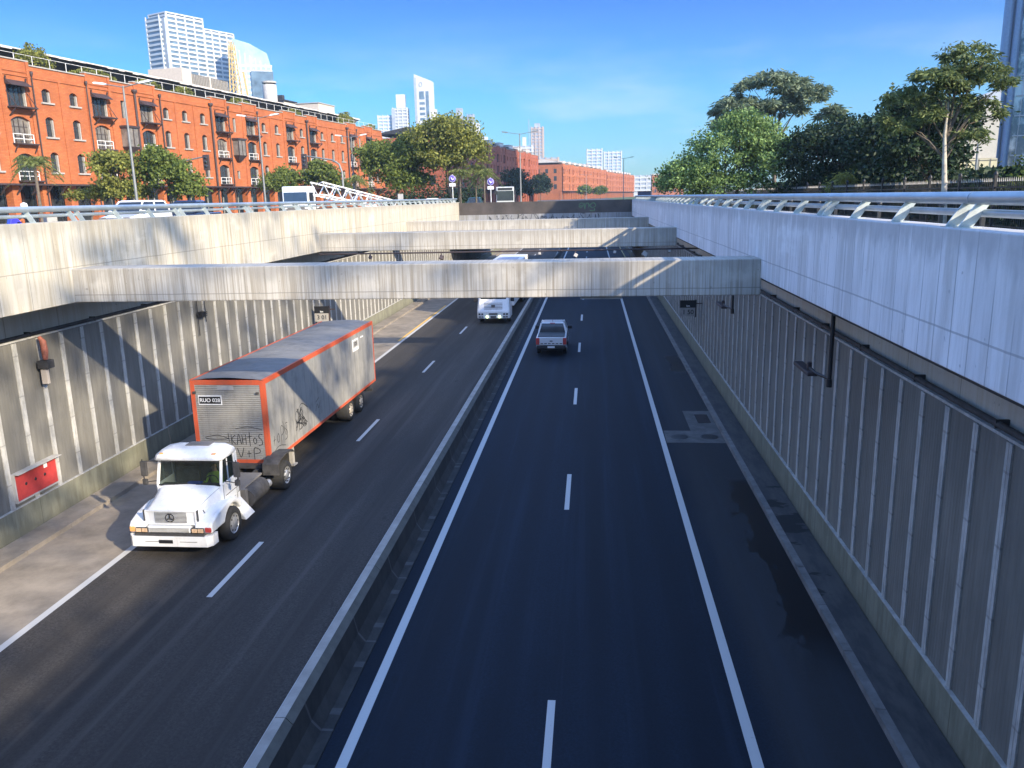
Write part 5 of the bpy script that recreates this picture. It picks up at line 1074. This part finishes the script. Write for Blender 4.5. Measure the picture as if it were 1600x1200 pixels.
MB().box(-.35, .5, 2.6, 3.2, .5, .9).box(-.42, -.3, 0.5, 7.0, .62, .85).box(.3, .42, .5, 7.0, .62, .85).tube((-1.1, 1.5, .5), (1.1, 1.5, .5), .07).tube((-.8, 5.75, .5), (.8, 5.75, .5), .09).box(-.5, .5, 5.3, 6.3, .86, 1.0).build('chassis', M['chassis'], tk)
for s in (-1, 1): MB().tube((s * .92, 2.95, .68), (s * .92, 4.15, .68), .31, n=24).build('fuel_tank', M['chassis'], tk, bevel=.03)
MB().box(-.9, .9, 2.6, 4.4, .98, 1.04).box(.5, 1.05, 2.75, 2.9, .3, 1.05).box(-.55, -.35, 2.6, 2.8, 1.04, 2.3).build('catwalk', M['louvre'], tk, bevel=.01)
MB().tube((1.0, 4.25, .62), (1.0, 4.6, .62), .13, n=14).build('air_tank', M['alloy'], tk)
J, E_, rad = seated(.42, .34, .1, -.4)
figure('person', 'truck driver in yellow green shirt behind the windscreen of the white truck', (-11.6 + .5, 19.9 + 2.14, ROAD + 1.32), math.pi, J, E_, rad, .6, (.25, .42, .05))
# trailer parts (front at y = 5.5, slightly skewed behind the tractor)
TW, TLn, TZ0, TZ1 = 1.275, 13.05, .95, 3.87
def tp(mb, name, mat, bevel=0, parent=tk):
    o = mb.build(name, mat, parent, bevel=bevel)
    if parent is tk: o.location = (-.52, 5.5, 0); o.rotation_euler = (0, 0, -.016)
    return o
bx = tp(MB().box(-TW, TW, 0, .05, TZ0, TZ1), 'trailer_front', M['box_front']); tp(MB().box(-TW + .05, TW - .05, TLn - .05, TLn, TZ0, TZ1), 'rear_door', M['box_front'])
tp(MB().box(-TW, -TW + .04, .051, TLn, TZ0, TZ1).box(TW - .04, TW, .051, TLn, TZ0, TZ1), 'trailer_side', M['box_side'])
rf_ = MB(); N_ = 26
rows = []
for i in range(N_ + 1):
    y = TLn * i / N_; rows.append([(x, y, TZ1 + .01 + .075 * (1 - (x / TW) ** 2) + random.uniform(-.012, .012) * (abs(x) < TW * .9)) for x in np.linspace(-TW + .01, TW - .01, 9)])
for i in range(N_):
    for k in range(8): rf_.quad(rows[i][k], rows[i][k + 1], rows[i + 1][k + 1], rows[i + 1][k])
tp(rf_, 'trailer_roof', M['box_roof']); tp(MB().box(-TW + .06, TW - .06, .06, TLn - .06, TZ0 - .02, TZ0 + .1), 'trailer_floor', M['chassis'])
e = MB()
for s in (-1, 1):
    e.box(s * (TW - .13), s * (TW + .012), -.012, .0, TZ0, TZ1).box(s * TW, s * (TW + .012), 0, .16, TZ0, TZ1)            # front corner posts
    e.box(s * TW, s * (TW + .014), .161, TLn, TZ1 - .14, TZ1 + .012).box(s * TW, s * (TW + .016), .161, TLn, TZ0 - .02, TZ0 + .09)
    e.box(s * TW, s * (TW + .012), TLn - .1, TLn + .01, TZ0 + .09, TZ1 - .14); e.box(s * (TW - .06), s * (TW + .014), .0, TLn, TZ1 + .013, TZ1 + .03)
e.box(-TW + .131, TW - .131, -.011, 0, TZ1 - .15, TZ1 + .02).box(-TW + .131, TW - .131, -.011, 0, TZ0 - .01, TZ0 + .17)
fr_ = tp(e, 'trailer_frame', M['orange'])
pl = tp(MB().box(-1.04, -.22, -.022, -.001, 3.03, 3.36, 0).box(-1.01, -.25, -.026, -.022, 3.07, 3.32, 1), 'trailer_number_plate', [M['white'], M['black']])
font('RUO 028', .185, M['white'], pl, frame((-.63, -.03, 3.19), (1, 0, 0), (0, 0, 1)))
tp(MB().box(-.34, .22, -.02, -.001, 3.54, 3.70), 'trailer_label', M['concrete']); tp(MB().box(-1.2, -1.1, -.06, -.001, 3.42, 3.5).box(1.0, 1.1, -.06, -.001, 3.4, 3.48), 'clearance_lamp', M['chassis'], .01)
sp = tp(MB().box(TW + .001, TW + .015, 9.75, 10.6, 2.98, 3.5, 0).box(TW + .015, TW + .018, 9.83, 10.52, 3.14, 3.44, 1).box(TW + .001, TW + .012, 11.0, 11.4, 3.42, 3.47, 0), 'side_number_plate', [M['white'], M['box_side']])
font('028', .24, M['chassis'], sp, frame((TW + .02, 10.17, 3.29), (0, 1, 0), (0, 0, 1)))
def word(letters, x0, w, gap):
    out = []
    for i, L in enumerate(letters):
        for ln in L: out.append([(x0 + i * (w + gap) + px * w, py) for px, py in ln])
    return out
LK = [[(0, 1), (.05, 0)], [(.9, .95), (.1, .5), (.95, -.05)]]; LA = [[(0, -.05), (.45, 1.05), (.95, 0)], [(.15, .4), (.8, .42)]]; LH = [[(0, 1), (.1, 0)], [(.1, .5), (.8, .55)], [(.85, 1.0), (.8, -.05)]]
LT = [[(.5, 1.3), (.45, .5), (.5, -.2)], [(0, .75), (1, .85)]]; LO = [[(.5, .7), (.1, .45), (.3, .1), (.7, .15), (.75, .5), (.45, .7)]]; LS = [[(1., 1.), (.4, 1.05), (.15, .75), (.8, .4), (.75, 0), (0, -.1)]]
LV = [[(0, 1), (.45, 0), (.95, 1.05)]]; LI = [[(.5, .75), (.45, .0)], [(.2, .4), (.8, .42)]]; LP = [[(.1, -.25), (.15, 1.0), (.9, .9), (.95, .55), (.2, .4)]]
def gput(lines, ox, oz, sz, w=.022, yoff=-.003, name='graffiti'):
    L = [[(x, y * sz) for x, y in ln] for ln in lines]; return strokes(name, L, w, M['spray'], bx, frame((ox, yoff, oz), (1, 0, 0), (0, 0, 1)), .004)
gput(word([LK, LA, LH, LT, LO, LS], 0, .16, .03), -.02, 1.66, .34, .026); gput(word([LV, LI, LP], 0, .24, .04), .16, 1.2, .32, .026)
gput([[(-.1, .0), (-.5, .12), (-.95, .03), (-.55, -.04), (-.1, .0)], [(-.12, .2), (-.1, -.12)], [(.4, -.95), (.7, -.86), (1.0, -.93)], [(1.1, -1.0), (1.22, -.8), (1.5, -.75)], [(.15, .35), (.6, .42), (1.1, .32)], [(-.05, -.75), (.1, -.5)]], .0, 1.85, 1., .018)
def gside(lines, oy, oz, sy, sz, w=.024):
    L = [[(x * sy, y * sz) for x, y in ln] for ln in lines]; return strokes('graffiti', L, w, M['spray'], [c for c in tk.children if c.name.startswith('trailer_side')][0], frame((TW + .002, oy, oz), (0, 1, 0), (0, 0, 1)), .003)
gside(word([LI, LO, LP, LS], 0, .7, .15) + [[(.0, -.4), (1.2, -.2), (2.6, -.5)], [(2.3, 1.3), (2.8, .2), (3.1, .9)]], .35, 1.45, .42, .5)
random.seed(9)
gside([[(random.uniform(0, 1.), random.uniform(-.3, 1.2)) for _ in range(5)] for _ in range(6)] + [[(0, 0), (.5, .4), (1, -.1)], [(.2, .9), (.6, 1.25), (1.1, .8)]], 2.5, 1.5, 1.15, .62, .03)
gside([[(0, 0), (.3, .5), (.5, .1), (.8, .6)], [(.1, .7), (.6, .9)]], 4.6, 1.6, .7, .5)
for y in (9.0, 10.55):
    for s in (-1, 1):
        a_ = wheel(tk, s * (TW - .02) - .52 + .016 * y, 5.5 + y, .5, .27, 'trailer_wheel', 'bark_lt', dual=True)
tp(MB().box(-.5, -.38, .3, TLn, .72, .93).box(.38, .5, .3, TLn, .72, .93).tube((-1.1, 9., .5), (1.1, 9., .5), .08).tube((-1.1, 10.55, .5), (1.1, 10.55, .5), .08).box(-1.1, 1.1, TLn - .12, TLn - .02, .4, .55).box(-.9, -.8, TLn - .1, TLn - .04, .5, .95).box(.8, .9, TLn - .1, TLn - .04, .5, .95).box(.95, 1.2, 11.6, 12.4, .72, .8), 'trailer_chassis', M['chassis'])
for s in (-1, 1): tp(MB().box(s * .9, s * 1.05, 2.5, 2.68, .12, .95).box(s * .86, s * 1.12, 2.42, 2.76, .06, .12).bar((s * .95, 2.6, .6), (s * .4, 2.6, .9), .06, .06), 'landing_leg', M['stone'], .01)

# --- second truck, only its nose and box top show past the first beam
t2 = thing('truck', 'white truck with two lit lamps passing below the first cross beam', 'truck', (-7.62, 62.6, ROAD))
MB().loft([rs(.45, 0, 2.2, 1.28, .12), rs(.95, -.03, 2.2, 1.28, .12), rs(1.2, .06, 2.2, 1.26, .12), rs(1.75, .22, 2.2, 1.22, .14), rs(2.9, .5, 2.2, 1.15, .2)], 0).build('cab', M['truck'], t2, bevel=.02)
s = MB()
for i in range(5): s.box(-.72, .72, .03 + i * .035, .2 + i * .035, 1.15 + i * .11, 1.19 + i * .11)
s.box(-.14, .14, -.0, .1, 1.32, 1.5); s.build('grille', M['louvre'], t2); s = MB()
for x in (-1.08, -.86, .86, 1.08): s.box(x - .07, x + .07, -.05, 0, .72, .84)
for x in (-1.05, -.85, .85, 1.05): s.box(x - .08, x + .08, -.045, 0, .52, .6)
s.box(-.34, .34, -.045, 0, .74, .84).box(-.22, .22, -.05, 0, .5, .62).build('light_cluster', M['black'], t2)
for x in (-.48, .48): MB().lathe([(.001, -.07), (.085, -.065), (.09, -.02)], (x, 0, .56), 1, 14).build('headlight', emis('lit_lamp', (.85, 1., .55), 2.6), t2)
MB().box(-1.02, 1.02, .26, .5, 1.86, 2.7).build('windscreen', M['glass_dk'], t2, bevel=.03)
MB().box(-1.35, 1.35, 3.2, 18.5, 1.0, 4.12).build('cargo_box', M['truck'], t2, bevel=.04); MB().box(-1.0, .9, 3.2, 14.5, 4.121, 4.135).build('roof_tarp', plain('violet_grey', (.42, .41, .47), .8), t2)
for s_ in (-1, 1):
    MB().box(s_ * 1.32, s_ * 1.6, .5, .62, 1.7, 2.5).build('mirror', M['black'], t2, bevel=.02)
    for y in (1.4, 13.5, 15): wheel(t2, s_ * 1.24, y, .5, .3)
MB().box(-.5, .5, .5, 18, .55, .95).build('chassis', M['chassis'], t2)

# --- pickup seen from behind: tail at local y = 0, front towards +y
pu = thing('pickup_truck', 'silver white double cab pickup driving away in the right carriageway', 'pickup truck', (-2.46, 49.2, ROAD))
M['silver'] = plain('silver_paint', (.62, .62, .62), .3, var=.04, coat=1.)
W2 = .93; r = .39; ya, yb = 1.15, 4.35
a = [(ya + r * 1.2 * math.cos(q), .5 + max(0, r * 1.25 * math.sin(q))) for q in np.linspace(math.pi, 0, 9)]; b = [(yb + r * 1.2 * math.cos(q), .5 + max(0, r * 1.25 * math.sin(q))) for q in np.linspace(math.pi, 0, 9)]
MB().prism([(.05, .55)] + a + b + [(5.25, .5), (5.3, .9), (5.15, 1.12), (3.95, 1.2), (1.7, 1.22), (.04, 1.2)], -W2, W2, 0).build('body', M['silver'], pu, bevel=.05, seg=3)
MB().box(-W2 + .1, W2 - .1, .12, 1.65, 1.205, 1.25).build('bed_cover', plain('grey_cover', (.05, .055, .06), .7), pu, bevel=.02)
tg = MB().box(-.72, .72, -.02, .045, .72, 1.19).build('tailgate', M['silver'], pu, bevel=.02)
k = MB().box(-.09, .09, -.035, -.02, .94, 1.0)
for i in range(6): k.box(-.66 + i * .235, -.5 + i * .235, -.028, -.018, .79, .84)
k.build('tailgate_lettering', M['black'], tg)
MB().loft([[(-.86, 1.68, 1.2), (.86, 1.68, 1.2), (.86, 3.95, 1.18), (-.86, 3.95, 1.18)], [(-.68, 2.02, 1.78), (.68, 2.02, 1.78), (.68, 3.15, 1.78), (-.68, 3.15, 1.78)]]).build('cabin', M['glass_dk'], pu)
MB().loft([rs(1.76, 1.96, 3.22, .72, .06), rs(1.83, 2.05, 3.1, .64, .1)]).build('roof', M['silver'], pu, bevel=.02); k = MB()
for s in (-1, 1):
    for p_, q_ in (((s * .86, 1.7, 1.2), (s * .7, 2.02, 1.78)), ((s * .86, 3.93, 1.2), (s * .7, 3.15, 1.78)), ((s * .87, 2.8, 1.2), (s * .7, 2.75, 1.78))): k.bar(p_, q_, .09, .08)
    MB().box(s * .72, s * .93, -.03, .1, .74, 1.16).build('tail_light', M['red'], pu, bevel=.03)
    for y in (ya, yb): wheel(pu, s * .92, y, r, .24)
    MB().box(s * .92, s * 1.2, 3.35, 3.5, 1.2, 1.42).build('mirror', M['black'], pu, bevel=.04)
k.build('pillar', M['silver'], pu)
MB().box(-.9, .9, -.12, .12, .5, .7).box(-.7, .7, .1, 5.0, .38, .5).build('bumper', M['black'], pu, bevel=.03); MB().box(-.22, .22, -.135, -.12, .56, .67).build('number_plate', M['white'], pu)
MB().box(-.16, .16, 1.97, 2.04, 1.74, 1.8).pipe([(0, 2.3, 1.82), (0, 2.2, 1.95)], .012, 5).build('brake_lamp', M['red'], pu)

# ================================================================== LIGHT, SKY, CAMERA
sun = bpy.data.lights.new('sun', 'SUN'); sun.energy = 5.0; sun.angle = R(.85); sun.color = (1.0, .87, .66)
so = bpy.data.objects.new('sun', sun); C.objects.link(so); so.rotation_euler = SUN.to_track_quat('Z', 'Y').to_euler()
w = bpy.data.worlds.new('World'); bpy.context.scene.world = w; w.use_nodes = True; nt = w.node_tree; N = nt.nodes; Lk = nt.links
bg = N['Background']; sky = N.new('ShaderNodeTexSky'); sky.sky_type = 'NISHITA'; sky.sun_disc = False
sky.sun_elevation = math.asin(SUN.z); sky.sun_rotation = math.atan2(SUN.x, SUN.y); sky.air_density = 1.0; sky.dust_density = .6; sky.ozone_density = 2.2
tc = N.new('ShaderNodeTexCoord'); sc = N.new('ShaderNodeVectorMath'); sc.operation = 'MULTIPLY'; sc.inputs[1].default_value = (1.6, 1.6, 6.5); Lk.new(tc.outputs['Generated'], sc.inputs[0])
nz = N.new('ShaderNodeTexNoise'); nz.inputs['Scale'].default_value = 2.1; nz.inputs['Detail'].default_value = 8; nz.inputs['Roughness'].default_value = .62; Lk.new(sc.outputs[0], nz.inputs['Vector'])
cr = N.new('ShaderNodeValToRGB'); cr.color_ramp.elements[0].position = .5; cr.color_ramp.elements[1].position = .8; Lk.new(nz.outputs[0], cr.inputs[0])
sx = N.new('ShaderNodeSeparateXYZ'); Lk.new(tc.outputs['Generated'], sx.inputs[0]); mr = N.new('ShaderNodeMapRange'); mr.inputs[1].default_value = .2; mr.inputs[2].default_value = .02; mr.inputs[3].default_value = 0; mr.inputs[4].default_value = .85; Lk.new(sx.outputs[2], mr.inputs[0])
mm = N.new('ShaderNodeMath'); mm.operation = 'MULTIPLY'; Lk.new(cr.outputs[0], mm.inputs[0]); Lk.new(mr.outputs[0], mm.inputs[1])
tr_ = N.new('ShaderNodeValToRGB'); Lk.new(sx.outputs[2], tr_.inputs[0]); te = tr_.color_ramp.elements
te[0].position = .0; te[0].color = (.115, .185, .225, 1); te[1].position = .11; te[1].color = (.052, .160, .25, 1)
for p_, c_ in ((.22, (.026, .094, .255)), (.40, (.60, .66, .80)), (1., (.66, .74, .9))): q_ = te.new(p_); q_.color = (*c_, 1)  # upper sky, out of view, brightened as added fill for shaded surfaces
mu = N.new('ShaderNodeVectorMath'); mu.operation = 'MULTIPLY'; Lk.new(sky.outputs[0], mu.inputs[0]); Lk.new(tr_.outputs[0], mu.inputs[1])
ms = N.new('ShaderNodeVectorMath'); ms.operation = 'SCALE'; ms.inputs[3].default_value = 4.; Lk.new(mu.outputs[0], ms.inputs[0])
mx = N.new('ShaderNodeMix'); mx.data_type = 'RGBA'; Lk.new(mm.outputs[0], mx.inputs[0]); Lk.new(ms.outputs[0], mx.inputs[6]); mx.inputs[7].default_value = (5.2, 5.6, 5.9, 1)
Lk.new(mx.outputs[2], bg.inputs[0]); bg.inputs[1].default_value = .1
hz = tag(MB().box(-900, 900, -120, 1500, -10.8, 152).build('haze', []), 'thin pale haze filling the air over the avenue', 'haze', kind='stuff')
hm_ = bpy.data.materials.new('haze'); hm_.use_nodes = True; hn = hm_.node_tree; hn.nodes.remove(hn.nodes['Principled BSDF']); pv = hn.nodes.new('ShaderNodeVolumePrincipled')
pv.inputs['Color'].default_value = (.72, .88, 1, 1); pv.inputs['Density'].default_value = HAZE; pv.inputs['Anisotropy'].default_value = .3; hn.links.new(pv.outputs[0], hn.nodes['Material Output'].inputs['Volume']); hz.data.materials.clear(); hz.data.materials.append(hm_)
cam = bpy.data.cameras.new('camera'); co = bpy.data.objects.new('camera', cam); C.objects.link(co); cam.lens = 28.575; cam.sensor_width = 36; cam.clip_start = .1; cam.clip_end = 6000
f_ = 1270.; yv = Vector((124, -294, f_)).normalized(); ro = R(1.3)
nx_, ny_ = math.sin(ro), math.cos(ro); tt = -(yv.x * nx_ + yv.y * ny_) / yv.z; zc_ = -Vector((nx_, ny_, tt)).normalized(); xc_ = yv.cross(zc_)
rt_, dn_, fw_ = [Vector((xc_[i], yv[i], zc_[i])) for i in range(3)]
co.matrix_world = Matrix((rt_, -dn_, -fw_)).transposed().to_4x4()
sc_ = bpy.context.scene; sc_.camera = co; sc_.view_settings.view_transform = 'Standard'; sc_.view_settings.look = 'None'; sc_.view_settings.exposure = 1.0; sc_.view_settings.gamma = 1
sc_.cycles.use_denoising = True; sc_.cycles.max_bounces = 6; sc_.cycles.transparent_max_bounces = 8
